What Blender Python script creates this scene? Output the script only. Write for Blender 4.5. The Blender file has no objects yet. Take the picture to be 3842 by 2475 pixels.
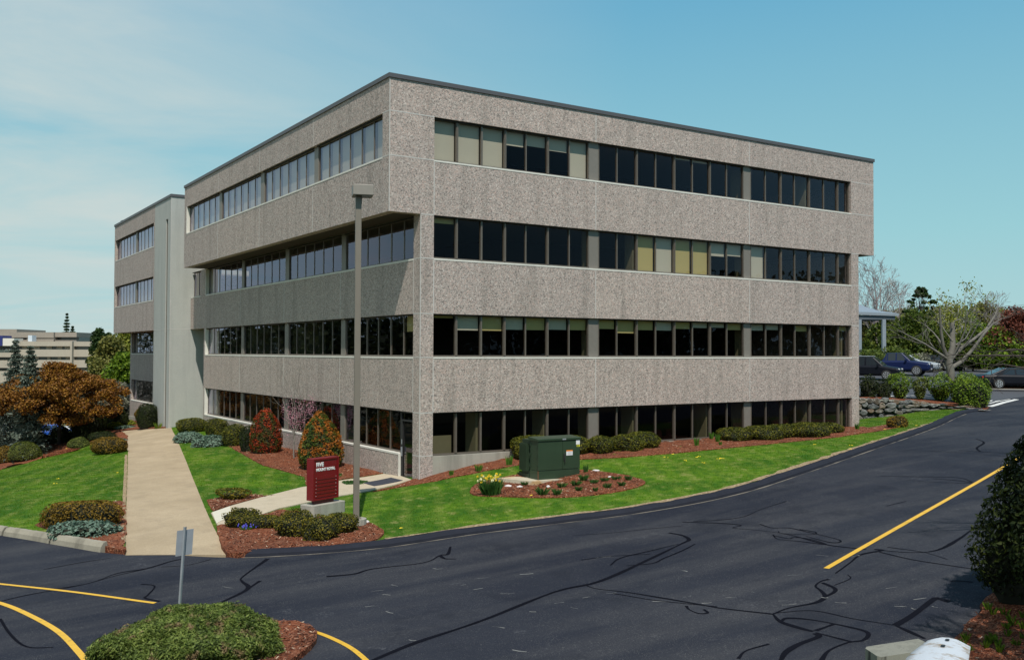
import bpy, math, numpy as np
from mathutils import Vector, Matrix
from mathutils.bvhtree import BVHTree
from mathutils.geometry import delaunay_2d_cdt
rng = np.random.default_rng(7)
sc = bpy.context.scene
COL = sc.collection
PI = math.pi
# ------------------------------------------------------------------ camera
CAM = np.array([-15.108, -31.31, .182]); YAW, PIT, ROL, FPX = math.radians(33.12), math.radians(1.358), math.radians(.201), 3595.88
fw = np.array([math.sin(YAW)*math.cos(PIT), math.cos(YAW)*math.cos(PIT), math.sin(PIT)])
r0 = np.array([math.cos(YAW), -math.sin(YAW), 0]); u0 = np.cross(r0, fw)
rt = r0*math.cos(ROL)+u0*math.sin(ROL); up = -r0*math.sin(ROL)+u0*math.cos(ROL)
cd = bpy.data.cameras.new('camera'); cam = bpy.data.objects.new('camera', cd); COL.objects.link(cam)
cd.sensor_width = 36; cd.lens = FPX/3842*36; cd.clip_end = 6000; cd.clip_start = .1
cam.matrix_world = Matrix(((rt[0], up[0], -fw[0], CAM[0]), (rt[1], up[1], -fw[1], CAM[1]), (rt[2], up[2], -fw[2], CAM[2]), (0, 0, 0, 1)))
sc.camera = cam
H0 = np.array([math.sin(YAW), math.cos(YAW)]); R0 = np.array([math.cos(YAW), -math.sin(YAW)])
def ray(px, py):
    d = fw*FPX+rt*(px-1921)+up*(1237.5-py); return d/np.linalg.norm(d)
def zplane(px, py, z):
    d = ray(px, py); return CAM+d*((z-CAM[2])/d[2])
def atdep(px, py, dep):            # world point on the sight line at a forward distance
    d = ray(px, py); return CAM+d*(dep/(d[:2]@H0))
def ld(lat, dep):                  # lateral / forward distance from the viewpoint -> world xy
    return CAM[:2]+R0*lat+H0*dep
def depth(x, y): return (np.array([x, y])-CAM[:2])@H0
# ------------------------------------------------------------------ terrain
class TPS:
    def __init__(s, pts, reg=2.):
        P = np.array(pts, float); s.P = P[:, :2]; n = len(P)
        K = s.k(np.linalg.norm(s.P[:, None]-s.P[None], axis=2))+np.eye(n)*reg
        Q = np.c_[np.ones(n), s.P]; A = np.zeros((n+3, n+3)); A[:n, :n] = K; A[:n, n:] = Q; A[n:, :n] = Q.T
        w = np.linalg.solve(A, np.r_[P[:, 2], 0, 0, 0]); s.w = w[:n]; s.a = w[n:]
    def k(s, r): return np.where(r > 1e-9, r*r*np.log(r+1e-12), 0)
    def __call__(s, xy):
        xy = np.atleast_2d(xy); out = np.zeros(len(xy))
        for i in range(0, len(xy), 20000):
            q = xy[i:i+20000]; r = np.linalg.norm(q[:, None]-s.P[None], axis=2)
            out[i:i+20000] = s.k(r)@s.w+s.a[0]+q@s.a[1:]
        return out
def zp(l): return [zplane(a, b, c) for a, b, c in l]
ROADEDGE = [(-500, 1950, -5.5), (0, 2008, -5.33), (230, 2045, -5.25), (430, 2076, -5.18), (650, 2080, -5.12), (860, 2090, -5.1), (1150, 2077, -5.05), (1420, 2055, -5.), (1620, 2026, -4.93), (1800, 1998, -4.85),
            (2100, 1962, -4.75), (2330, 1932, -4.6), (2560, 1896, -4.45), (2720, 1862, -4.3), (2870, 1822, -4.15), (3080, 1752, -3.9), (3330, 1665, -3.55), (3500, 1605, -3.3), (3600, 1570, -3.15), (3690, 1540, -3.)]
apts = zp(ROADEDGE)+zp([(0, 2475, -5.35), (700, 2475, -5.2), (1400, 2475, -5.02), (2200, 2475, -4.95), (3000, 2475, -4.85), (3560, 2475, -4.75), (3700, 2265, -4.62), (3842, 2240, -4.5), (3108, 2130, -4.6),
    (3770, 1750, -3.78), (3842, 1640, -3.35), (4500, 1800, -3.9), (1420, 1830, -4.8), (1333, 1977, -4.93), (2023, 1823, -4.42), (475, 1700, -4.98), (700, 1850, -4.95), (0, 1970, -5.25), (0, 1780, -5.8),
    (250, 1710, -5.45), (300, 1850, -5.15), (480, 1665, -5.), (3229, 1576, -3.6), (3442, 1549, -3.3), (3566, 1540, -3.15), (2500, 1760, -4.)])
apts += [(1.3, -.3, -4.6), (1.87, 0, -4.42), (5.3, 0, -3.98), (13, 0, -3.8), (19, 0, -3.72), (25.9, 0, -3.64), (1.287, 1.7, -4.68), (1.287, 7, -4.66), (1.287, 12.6, -4.6), (1.287, 20, -4.66), (0, 31.8, -4.77), (0, 36, -4.9),
    (1.29, 49.9, -5.4), (15, 15, -4.1), (26, 28, -3.6), (-8, 49, -6.6), (-4, 60, -7.2)]
for la, de, z in ((-20, 82, -8.2), (-45, 80, -8.4), (-30, 60, -7.), (-45, 45, -6.8), (-30, 110, -8.5), (0, 120, -8), (20, 6, -5), (-20, 6, -5.3), (35, 30, -4), (60, 40, -3.5), (0, 2, -5)):
    p = ld(la, de); apts.append((p[0], p[1], z))
TA = TPS(apts)
bpts = zp([(3228, 1490, -2.38), (3475, 1508, -2.7), (3600, 1530, -2.9), (3690, 1540, -3.), (3842, 1480, -2.45), (3842, 1560, -3.02), (3690, 1420, -1.65), (3350, 1400, -1.4), (3350, 1382, -1.36), (3800, 1385, -1.45),
    (3500, 1605, -3.3), (3330, 1665, -3.55), (3842, 1640, -3.35)])
for la, de, z in ((60, 70, -2), (60, 50, -3), (20, 115, -1.3), (60, 115, -1.3), (0, 90, -1.4)):
    p = ld(la, de); bpts.append((p[0], p[1], z))
TB = TPS(bpts, .1)
def sm(t): t = np.clip(t, 0, 1); return t*t*(3-2*t)
def zroad(xy):
    xy = np.atleast_2d(xy); d = (xy-CAM[:2])@H0; s = sm((d-40)/10); return TA(xy)*(1-s)+TB(xy)*s
def zA(xy): return TA(np.atleast_2d(xy))
def ghit(px, py, f=TA):            # where the sight line of a spot on the ground meets the terrain
    d = ray(px, py); t0, t1 = 8., 14.
    while t1 < 400:
        p = CAM+d*t1
        if p[2] < f(p[:2])[0]: break
        t0 = t1; t1 *= 1.08
    for _ in range(26):
        m = (t0+t1)/2; p = CAM+d*m
        if p[2] < f(p[:2])[0]: t1 = m
        else: t0 = m
    return CAM+d*t1
def gz(x, y, f=TA): return float(f(np.array([x, y]))[0])
# ------------------------------------------------------------------ tagging and meshes
def tag(o, label=None, cat=None, group=None, kind=None):
    if label: o['label'] = label
    if cat: o['category'] = cat
    if group: o['group'] = group
    if kind: o['kind'] = kind
    return o
def empty(name, loc, rz=0, label=None, cat=None, group=None):
    o = bpy.data.objects.new(name, None); COL.objects.link(o); o.location = loc; o.rotation_euler = (0, 0, rz); o.empty_display_size = .2
    return tag(o, label, cat, group)
def link(name, me, parent=None):
    o = bpy.data.objects.new(name, me); COL.objects.link(o)
    if parent is not None: o.parent = parent
    return o
def npmesh(name, V, Fc, mats, mi=None, smooth=False):
    V = np.asarray(V, np.float32); Fc = np.asarray(Fc, np.int32); n, k = Fc.shape
    me = bpy.data.meshes.new(name); me.vertices.add(len(V)); me.vertices.foreach_set('co', V.ravel())
    me.loops.add(n*k); me.loops.foreach_set('vertex_index', Fc.ravel()); me.polygons.add(n)
    me.polygons.foreach_set('loop_start', np.arange(n, dtype=np.int32)*k); me.polygons.foreach_set('loop_total', np.full(n, k, np.int32))
    if mi is not None: me.polygons.foreach_set('material_index', np.asarray(mi, np.int32))
    me.polygons.foreach_set('use_smooth', np.full(n, smooth))
    for m in (mats if isinstance(mats, list) else [mats]): me.materials.append(m)
    me.update(calc_edges=True); me.validate(); return me
class MB:
    def __init__(s): s.v = []; s.f = []; s.m = []; s.sm = []
    def add(s, vs, fs, m=0, smooth=False):
        b = len(s.v); s.v += [tuple(map(float, v)) for v in vs]; s.f += [[b+i for i in f] for f in fs]; s.m += [m]*len(fs); s.sm += [smooth]*len(fs); return s
    def box(s, x0, x1, y0, y1, z0, z1, m=0):
        return s.add([(x0, y0, z0), (x1, y0, z0), (x1, y1, z0), (x0, y1, z0), (x0, y0, z1), (x1, y0, z1), (x1, y1, z1), (x0, y1, z1)],
              [(0, 3, 2, 1), (4, 5, 6, 7), (0, 1, 5, 4), (1, 2, 6, 5), (2, 3, 7, 6), (3, 0, 4, 7)], m)
    def prism(s, pts, z0, z1, m=0, smooth=False):      # pts (x,y) ccw
        n = len(pts); return s.add([(x, y, z0) for x, y in pts]+[(x, y, z1) for x, y in pts], [list(range(n))[::-1], list(range(n, 2*n))], m).add(
            [(x, y, z0) for x, y in pts]+[(x, y, z1) for x, y in pts], [(i, (i+1) % n, n+(i+1) % n, n+i) for i in range(n)], m, smooth)
    def sweep(s, rings, m=0, smooth=True, caps=True):
        n = len(rings[0]); vs = [p for r in rings for p in r]; fs = []
        for k in range(len(rings)-1):
            for i in range(n): fs.append((k*n+i, k*n+(i+1) % n, (k+1)*n+(i+1) % n, (k+1)*n+i))
        s.add(vs, fs, m, smooth)
        if caps: s.add(rings[0], [list(range(n))[::-1]], m); s.add(rings[-1], [list(range(n))], m)
        return s
    def tube(s, pts, rad, n=6, m=0, caps=False):
        pts = [np.asarray(p, float) for p in pts]; rings = []; a = None
        for i, p in enumerate(pts):
            t = pts[min(i+1, len(pts)-1)]-pts[max(i-1, 0)]; t = t/(np.linalg.norm(t)+1e-9)
            if a is None: a = np.cross(t, (0, 0, 1.) if abs(t[2]) < .9 else (1., 0, 0))
            a = a-t*(a@t); a = a/(np.linalg.norm(a)+1e-9); b = np.cross(t, a)
            r = rad[i] if hasattr(rad, '__len__') else rad
            rings.append([p+(a*math.cos(2*PI*k/n)+b*math.sin(2*PI*k/n))*r for k in range(n)])
        return s.sweep(rings, m, True, caps)
    def build(s, name, mats, parent=None, bevel=0):
        me = bpy.data.meshes.new(name); me.from_pydata(s.v, [], s.f)
        for m in (mats if isinstance(mats, list) else [mats]): me.materials.append(m)
        me.polygons.foreach_set('material_index', s.m); me.polygons.foreach_set('use_smooth', s.sm); me.update()
        o = link(name, me, parent)
        if bevel:
            b = o.modifiers.new('b', 'BEVEL'); b.width = bevel; b.segments = 2; b.limit_method = 'ANGLE'
        return o
def children(o): return [c for c in bpy.data.objects if c.parent == o]
def copy_tree(o, parent=None):
    c = o.copy(); COL.objects.link(c); c.parent = parent
    for ch in children(o): copy_tree(ch, c)
    return c
# ------------------------------------------------------------------ materials
class NT:
    def __init__(s, name):
        s.mat = bpy.data.materials.new(name); s.mat.use_nodes = True; s.t = s.mat.node_tree; s.t.nodes.clear(); s.out = s.t.nodes.new('ShaderNodeOutputMaterial')
    def n(s, ty, ins=None, **kw):
        nd = s.t.nodes.new('ShaderNode'+ty)
        for k, v in kw.items(): setattr(nd, k, v)
        for k, v in (ins or {}).items():
            if isinstance(v, bpy.types.NodeSocket): s.t.links.new(v, nd.inputs[k])
            else: nd.inputs[k].default_value = v
        return nd
    def pos(s, scale=(1, 1, 1)):
        g = s.n('NewGeometry'); return s.n('VectorMath', {0: g.outputs['Position'], 1: scale}, operation='MULTIPLY').outputs[0]
    def obj(s): return s.n('TexCoord').outputs['Object']
    def noise(s, vec, scale, det=4, rough=.55): return s.n('TexNoise', {'Vector': vec, 'Scale': scale, 'Detail': det, 'Roughness': rough}).outputs[0]
    def vor(s, vec, scale, out=0, **kw): return s.n('TexVoronoi', {'Vector': vec, 'Scale': scale}, **kw).outputs[out]
    def ramp(s, fac, stops, interp='LINEAR'):
        r = s.n('ValToRGB', {0: fac}); r.color_ramp.interpolation = interp; e = r.color_ramp.elements
        while len(e) < len(stops): e.new(.5)
        for i, (p, c) in enumerate(stops): e[i].position = p; e[i].color = (*c, 1) if hasattr(c, '__len__') else (c, c, c, 1)
        return r.outputs[0]
    def mix(s, f, a, b, mode='MIX'):
        m = s.n('MixRGB', {}, blend_type=mode)
        for k, v in ((0, f), (1, a), (2, b)):
            if isinstance(v, bpy.types.NodeSocket): s.t.links.new(v, m.inputs[k])
            else: m.inputs[k].default_value = v if k == 0 else (*v, 1)
        return m.outputs[0]
    def math(s, op, a, b=0., c=None):
        ins = {0: a, 1: b}
        if c is not None: ins[2] = c
        return s.n('Math', ins, operation=op).outputs[0]
    def bump(s, h, st=.3, dist=.02): return s.n('Bump', {'Height': h, 'Strength': st, 'Distance': dist}).outputs[0]
    def pbsdf(s, col, rough=.7, metal=0., normal=None, spec=.5, coat=0., **kw):
        ins = {'Roughness': rough, 'Metallic': metal, 'Specular IOR Level': spec, 'Coat Weight': coat}
        ins['Base Color'] = col if isinstance(col, bpy.types.NodeSocket) else (*col, 1)
        if normal is not None: ins['Normal'] = normal
        ins.update(kw); return s.n('BsdfPrincipled', ins).outputs[0]
    def end(s, sh): s.t.links.new(sh, s.out.inputs[0]); return s.mat
def plain(name, col, rough=.6, metal=0., var=.12, scale=6., coat=0., bumps=0., spec=.5):
    t = NT(name); p = t.obj(); f = t.noise(p, scale, 5)
    c = t.mix(f, tuple(x*(1-var) for x in col), tuple(min(1, x*(1+var)) for x in col))
    return t.end(t.pbsdf(c, t.math('MULTIPLY_ADD', f, .15, rough-.07), metal, t.bump(f, bumps, .02) if bumps else None, coat=coat, spec=spec))
M = {}
def mk_aggregate():
    t = NT('exposed_aggregate'); p = t.pos()
    v = t.n('TexVoronoi', {'Vector': p, 'Scale': 22.}); cell = t.n('SeparateColor', {0: v.outputs['Color']}).outputs
    v2 = t.n('TexVoronoi', {'Vector': p, 'Scale': 40.}); c2 = t.n('SeparateColor', {0: v2.outputs['Color']}).outputs
    st = [(0, (.11, .102, .095)), (.09, (.23, .21, .192)), (.22, (.37, .315, .285)), (.40, (.44, .36, .325)), (.56, (.48, .41, .37)), (.70, (.58, .42, .36)), (.82, (.52, .45, .405)), (.92, (.71, .635, .575))]
    a = t.ramp(cell[0], st, 'CONSTANT'); b = t.ramp(c2[0], st, 'CONSTANT')
    c = t.mix(.45, a, b); sn = t.n('VectorMath', {0: t.n('VectorMath', {0: p, 1: (-.37, -.42, -.8)}, operation='ADD').outputs[0], 1: (9.08, 7.0, 3.66)}, operation='SNAP').outputs[0]; wv = t.n('TexWhiteNoise', {'Vector': sn}, noise_dimensions='3D').outputs['Value']; c = t.mix(1., c, t.ramp(wv, [(0, (.93, .93, .93)), (1, (1., .985, .97))]), 'MULTIPLY'); big = t.noise(p, .35, 4); c = t.mix(t.ramp(big, [(.3, 0), (.7, .16)]), c, (.30, .265, .235))
    streak = t.noise(t.pos((1.3, 1.3, .12)), 1.6, 3); c = t.mix(t.ramp(streak, [(.50, 0), (.75, .38)]), c, (.15, .135, .115))
    h = t.math('SUBTRACT', 1., v.outputs['Distance'])
    return t.end(t.pbsdf(c, .8, 0, t.bump(h, .3, .02), spec=.3))
M['agg'] = mk_aggregate()
def mk_conc(name, a, b, sc_=1.2, st=.25):
    t = NT(name); p = t.pos(); n1 = t.noise(p, sc_, 6); n2 = t.noise(p, 45, 3)
    c = t.mix(n1, a, b); s_ = t.noise(t.pos((1.5, 1.5, .1)), 1.4, 4); c = t.mix(t.ramp(s_, [(.5, 0), (.72, st)]), c, tuple(x*.55 for x in a))
    c = t.mix(.12, c, t.ramp(n2, [(.3, 0.), (.7, 1.)]), 'OVERLAY')
    return t.end(t.pbsdf(c, .85, 0, t.bump(n2, .25, .01), spec=.3))
M['tower'] = mk_conc('smooth_concrete', (.37, .385, .365), (.45, .455, .42))
M['conc'] = mk_conc('base_concrete', (.30, .29, .245), (.42, .40, .34), 1.5, .55)
M['kerbc'] = mk_conc('weathered_kerb', (.22, .20, .155), (.36, .33, .26), 2.5, .6)
M['sill'] = mk_conc('precast_sill', (.62, .60, .54), (.74, .72, .66), 2)
M['joint'] = plain('joint_caulk', (.52, .50, .47), .7)
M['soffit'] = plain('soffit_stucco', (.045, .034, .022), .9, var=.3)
M['bronze'] = plain('bronze_anodised_frame', (.17, .145, .12), .45, .35)
M['lamphead'] = plain('lamp_head_paint', (.27, .245, .21), .5, .1)
M['mull'] = plain('mullion_cover', (.20, .18, .155), .5, .1)
M['cap'] = plain('parapet_metal', (.115, .11, .115), .5, .35, .1, .5)
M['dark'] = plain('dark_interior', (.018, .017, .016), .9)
M['part'] = plain('partition_wall', (.20, .19, .12), .8)
M['ceil'] = plain('office_ceiling', (.22, .22, .2), .9)
M['carpet'] = plain('office_carpet', (.05, .05, .05), .95)
def mk_glass():
    t = NT('window_glass'); p = t.pos(); nb = t.bump(t.noise(p, .6, 2), .12, .03)
    g_ = t.n('NewGeometry').outputs; dt = t.n('VectorMath', {0: g_['Incoming'], 1: nb}, operation='DOT_PRODUCT').outputs['Value']
    f = t.math('MULTIPLY_ADD', t.math('POWER', t.math('SUBTRACT', 1., t.math('ABSOLUTE', dt)), 2.9), .85, .010)
    g = t.n('BsdfGlossy', {'Color': (.74, .74, .96, 1), 'Roughness': .01, 'Normal': nb}).outputs[0]; tr = t.n('BsdfTransparent', {'Color': (.73, .71, .66, 1)}).outputs[0]
    return t.end(t.n('MixShader', {0: f, 1: tr, 2: g}).outputs[0])
M['glass'] = mk_glass()
def mk_blind(name, col):
    t = NT(name); w = t.n('TexWave', {'Vector': t.pos(), 'Scale': 8., 'Distortion': 0.}, wave_type='BANDS', bands_direction='Z', wave_profile='SIN').outputs[0]
    n1 = t.noise(t.pos((1, 1, .3)), 1.1, 2); c = t.mix(t.ramp(w, [(.0, 0), (.6, .35)]), col, tuple(x*.6 for x in col)); c = t.mix(t.math('MULTIPLY', n1, .35), c, tuple(x*.75 for x in col))
    return t.end(t.pbsdf(c, .7))
M['blind'] = mk_blind('venetian_blind', (.85, .83, .74)); M['blindy'] = mk_blind('yellowed_blind', (.78, .68, .32))
def mk_asphalt():
    t = NT('asphalt'); p = t.pos(); big = t.noise(p, .16, 4, .6)
    q = t.n('Mapping', {0: t.pos(), 'Rotation': (0, 0, math.radians(-57)), 'Scale': (.10, .9, 1)}).outputs[0]
    tr = t.noise(q, 1., 5, .6); fine = t.noise(p, 26, 4, .8); sp = t.vor(p, 34.)
    c = t.mix(t.ramp(big, [(.38, 0), (.6, 1)]), (.013, .016, .027), (.028, .031, .042)); c = t.mix(t.ramp(tr, [(.44, 0), (.66, .7)]), c, (.062, .062, .067))
    c = t.mix(t.ramp(fine, [(.42, .55), (.62, 0)]), c, (.018, .02, .028)); c = t.mix(t.ramp(fine, [(.60, 0), (.74, .8)]), c, (.17, .165, .15))
    c = t.mix(t.math('MULTIPLY', t.ramp(sp, [(.10, .85), (.26, 0)]), t.ramp(t.noise(p, 1.7, 4, .7), [(.40, .1), (.65, 1)])), c, (.19, .185, .17)); c = t.mix(t.ramp(t.noise(t.pos((1, 1, 1)), .55, 5, .7), [(.55, 0), (.66, .5)]), c, (.012, .014, .021))
    pt = t.noise(p, .9, 5, .7); pm = t.math('MULTIPLY', t.ramp(pt, [(.60, 0), (.72, .5)]), t.ramp(t.noise(p, 14, 3, .8), [(.5, 0), (.62, 1)])); c = t.mix(pm, c, (.16, .16, .165))
    return t.end(t.pbsdf(c, .9, 0, t.bump(fine, .5, .01), spec=.15))
M['asphalt'] = mk_asphalt()
def mk_lot():
    t = NT('lot_asphalt'); p = t.pos(); big = t.noise(p, .2, 4); fine = t.noise(p, 40, 3)
    c = t.mix(big, (.045, .048, .06), (.085, .088, .098)); c = t.mix(.3, c, t.ramp(fine, [(.4, .01), (.7, .14)])); return t.end(t.pbsdf(c, .85))
M['lot'] = mk_lot()
M['seal'] = plain('crack_sealant', (.0055, .006, .010), .95, spec=.05, var=.4, scale=3)
M['berm'] = plain('asphalt_kerb', (.020, .022, .031), .9, spec=.15, var=.35, scale=3, bumps=.5)
def mk_paint(name, col, wear=.25):
    t = NT(name); p = t.pos(); w = t.noise(p, 9, 6, .7); c = t.mix(t.noise(p, 1.2, 3), col, tuple(x*.86 for x in col)); c = t.mix(t.ramp(w, [(.56, 0), (.7, wear)]), c, (.06, .06, .06)); return t.end(t.pbsdf(c, .6))
M['yellow'] = mk_paint('yellow_road_paint', (.74, .43, .035), .6); M['white'] = mk_paint('white_road_paint', (.72, .70, .66), .6)
def grass_col(t):
    p = t.pos(); a = t.noise(p, .45, 4, .6); b = t.noise(t.pos((1, 1, 1)), 2.6, 4, .65)
    c = t.mix(t.ramp(a, [(.40, 0), (.58, 1)]), (.050, .135, .007), (.125, .235, .012))
    mw = t.n('TexWave', {'Vector': t.n('Mapping', {0: p, 'Rotation': (0, 0, math.radians(24))}).outputs[0], 'Scale': .32, 'Distortion': 3.5, 'Detail': 3., 'Detail Scale': .8}).outputs[0]; c = t.mix(t.ramp(mw, [(.55, 0), (.95, .38)]), c, (.21, .27, .045)); c = t.mix(t.ramp(b, [(.38, .6), (.52, 0)]), c, (.025, .11, .006)); c = t.mix(t.ramp(b, [(.55, 0), (.70, .75)]), c, (.33, .32, .11)); return c, p
def mk_grass():
    t = NT('lawn_turf'); c, p = grass_col(t); fine = t.noise(p, 38, 3, .7)
    c = t.mix(t.ramp(fine, [(.36, .65), (.58, 0)]), c, (.012, .05, .004)); return t.end(t.pbsdf(c, .9, 0, t.bump(fine, .8, .04), spec=.15))
def mk_blade():
    t = NT('grass_blades'); c, p = grass_col(t); r = t.n('NewGeometry').outputs['Random Per Island']
    c = t.mix(t.ramp(r, [(0, 0), (1, .5)]), c, (.17, .26, .03)); d = t.n('BsdfDiffuse', {'Color': c}).outputs[0]; tl = t.n('BsdfTranslucent', {'Color': c}).outputs[0]
    return t.end(t.n('MixShader', {0: .35, 1: d, 2: tl}).outputs[0])
M['turf'] = mk_grass(); M['blade'] = mk_blade()
def mk_mulch():
    t = NT('bark_mulch'); p = t.pos((1, 1, 1)); v = t.n('TexVoronoi', {'Vector': t.n('VectorMath', {0: p, 1: (1, 1.8, 1)}, operation='MULTIPLY').outputs[0], 'Scale': 22.}); s_ = t.n('SeparateColor', {0: v.outputs['Color']}).outputs[0]
    c = t.ramp(s_, [(0, (.07, .018, .009)), (.35, (.18, .048, .020)), (.7, (.28, .085, .036)), (.95, (.40, .18, .10))]); big = t.noise(p, 1.1, 4)
    c = t.mix(t.ramp(big, [(.3, .45), (.6, 0)]), c, (.075, .028, .017)); c = t.mix(t.ramp(t.noise(p, 3.1, 4), [(.6, 0), (.8, .4)]), c, (.30, .20, .14))
    return t.end(t.pbsdf(c, .9, 0, t.bump(v.outputs['Distance'], .9, .04), spec=.2))
M['mulch'] = mk_mulch()
def mk_thatch():
    t = NT('dry_thatch'); p = t.pos(); n = t.noise(p, 11, 5, .7); c = t.ramp(n, [(.3, (.10, .055, .03)), (.5, (.30, .21, .12)), (.62, (.42, .33, .20)), (.72, (.12, .16, .03))]); return t.end(t.pbsdf(c, .95, 0, t.bump(n, .8, .04)))
M['thatch'] = mk_thatch()
def mk_walk():
    t = NT('walkway_aggregate'); p = t.pos(); n1 = t.noise(p, .5, 5, .6); n2 = t.noise(p, 30, 3, .7)
    c = t.mix(t.ramp(n1, [(.35, 0), (.7, 1)]), (.37, .285, .18), (.49, .385, .255)); c = t.mix(t.ramp(t.noise(p, 1.4, 5, .7), [(.5, 0), (.68, .45)]), c, (.27, .21, .14)); c = t.mix(t.ramp(n2, [(.35, .5), (.6, 0)]), c, (.24, .18, .11)); c = t.mix(t.ramp(n2, [(.6, 0), (.8, .5)]), c, (.60, .51, .38))
    return t.end(t.pbsdf(c, .85, 0, t.bump(n2, .4, .01)))
M['walk'] = mk_walk(); M['path'] = mk_conc('path_concrete', (.42, .35, .25), (.52, .45, .34), 1.2, .2); M['patch'] = mk_conc('new_concrete', (.56, .52, .42), (.62, .58, .48), 1.5, .05)
def mk_soil():
    t = NT('rough_ground'); p = t.pos(); a = t.noise(p, .12, 5); b = t.noise(p, 3, 4); c = t.ramp(a, [(.35, (.05, .075, .02)), (.55, (.12, .10, .045)), (.7, (.06, .05, .03))]); c = t.mix(t.math('MULTIPLY', b, .5), c, (.03, .035, .012)); return t.end(t.pbsdf(c, .95, 0, t.bump(b, .6, .1)))
M['soil'] = mk_soil()
def mk_leaf(name, cols, rough=.55, trans=.3, tilt=None, tl=(.47, .55)):
    # leaf colour varies leaf by leaf and in clumps; cols = 3 colours from deep to new growth; tilt adds a fourth colour in patches
    t = NT(name); r = t.n('NewGeometry').outputs['Random Per Island']; p = t.obj(); n = t.noise(p, 2.6, 3)
    f = t.math('MULTIPLY_ADD', n, 1.1, t.math('MULTIPLY_ADD', r, .55, -.36)); c = t.ramp(f, [(.12, cols[0]), (.5, cols[1]), (.9, cols[2])])
    if tilt: c = t.mix(t.ramp(t.noise(t.n('VectorMath', {0: p, 1: (3.1, 1.7, 9.)}, operation='ADD').outputs[0], 3.4, 3), [(tl[0], 0), (tl[1], .9)]), c, tilt)
    d = t.pbsdf(c, rough, spec=.25); tl = t.n('BsdfTranslucent', {'Color': c}).outputs[0]
    return t.end(t.n('MixShader', {0: trans, 1: d, 2: tl}).outputs[0])
L = dict(
 yew=mk_leaf('yew_leaves', [(.020, .032, .004), (.085, .095, .009), (.27, .24, .018)]),
 azalea=mk_leaf('azalea_leaves', [(.022, .032, .005), (.115, .11, .010), (.34, .26, .025)]),
 rusty=mk_leaf('rusty_shrub_leaves', [(.05, .035, .008), (.18, .115, .012), (.36, .21, .022)]),
 redcone=mk_leaf('red_shrub_leaves', [(.04, .02, .006), (.30, .035, .008), (.62, .075, .014)], tilt=(.055, .07, .008)),
 orange=mk_leaf('orange_shrub_leaves', [(.03, .05, .008), (.065, .10, .012), (.12, .15, .02)], tilt=(.42, .13, .014)),
 green=mk_leaf('fresh_shrub_leaves', [(.035, .075, .008), (.13, .21, .016), (.28, .38, .03)]),
 lime=mk_leaf('lime_shrub_leaves', [(.07, .09, .006), (.19, .22, .012), (.34, .36, .02)]),
 mound=mk_leaf('soft_green_leaves', [(.04, .06, .01), (.12, .15, .025), (.21, .23, .05)]),
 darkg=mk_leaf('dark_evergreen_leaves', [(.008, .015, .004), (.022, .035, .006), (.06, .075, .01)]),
 blue=mk_leaf('blue_juniper_leaves', [(.06, .11, .075), (.15, .23, .17), (.27, .36, .28)]),
 juniper=mk_leaf('island_juniper_leaves', [(.035, .055, .012), (.12, .17, .03), (.30, .36, .09)], tilt=(.25, .17, .09), tl=(.57, .66)),
 cedar=mk_leaf('cedar_leaves', [(.03, .055, .008), (.08, .12, .015), (.18, .21, .03)]),
 cover=mk_leaf('ground_cover_leaves', [(.02, .06, .012), (.05, .13, .025), (.12, .22, .05)]),
 maple=mk_leaf('copper_tree_leaves', [(.05, .018, .004), (.21, .085, .011), (.40, .22, .028)], trans=.15),
 spruce=mk_leaf('blue_spruce_needles', [(.05, .07, .05), (.15, .19, .15), (.30, .34, .28)]),
 pine=mk_leaf('pine_needles', [(.01, .025, .006), (.03, .065, .014), (.08, .13, .03)]),
 spring=mk_leaf('spring_leaves', [(.10, .12, .015), (.22, .24, .03), (.38, .38, .07)]),
 spring2=mk_leaf('olive_spring_leaves', [(.07, .08, .015), (.17, .17, .035), (.30, .27, .08)]),
 redleaf=mk_leaf('red_maple_leaves', [(.07, .022, .014), (.20, .06, .04), (.34, .13, .08)]),
 grey=mk_leaf('grey_twig_leaves', [(.10, .10, .07), (.20, .20, .14), (.32, .32, .24)]),
 pink=mk_leaf('pink_blossom', [(.42, .15, .21), (.58, .28, .36), (.76, .50, .56)]),
 spike=mk_leaf('bulb_leaves', [(.03, .10, .012), (.08, .20, .02), (.20, .34, .06)]))
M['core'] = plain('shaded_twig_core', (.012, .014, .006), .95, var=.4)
M['bark'] = plain('grey_bark', (.20, .185, .16), .9, var=.4, scale=9, bumps=.6); M['barkd'] = plain('dark_bark', (.05, .04, .033), .9, var=.4, scale=9, bumps=.6)
M['barkw'] = plain('pale_bark', (.42, .40, .37), .85, var=.35, scale=7); M['twig'] = plain('lilac_twigs', (.26, .22, .22), .9, var=.3)
M['alum'] = plain('galvanised_metal', (.42, .45, .48), .45, .5, .15); M['rust'] = plain('rusty_steel', (.20, .07, .03), .85, .1, .4)
M['pole'] = plain('bronze_painted_steel', (.20, .175, .14), .5, .1, .12, 1.2); M['lens'] = plain('lamp_lens', (.12, .12, .11), .2)
M['maroon'] = plain('maroon_enamel', (.17, .004, .008), .4, 0, .1, 2, coat=.1); M['maroond'] = plain('dark_maroon', (.09, .004, .006), .5)
M['lettw'] = plain('white_lettering', (.82, .82, .80), .5, var=.03); M['blacks'] = plain('black_rubber', (.02, .02, .02), .6)
M['tgreen'] = plain('cabinet_green_paint', (.026, .050, .026), .45, 0, .18, 2.5); M['tgreend'] = plain('cabinet_green_shade', (.018, .036, .018), .55, 0, .2, 2.5)
M['stickw'] = plain('white_sticker', (.75, .75, .76), .5, var=.03); M['sticko'] = plain('orange_sticker', (.75, .22, .02), .5, var=.03); M['sticky'] = plain('yellow_sticker', (.75, .68, .05), .5, var=.03)
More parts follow.
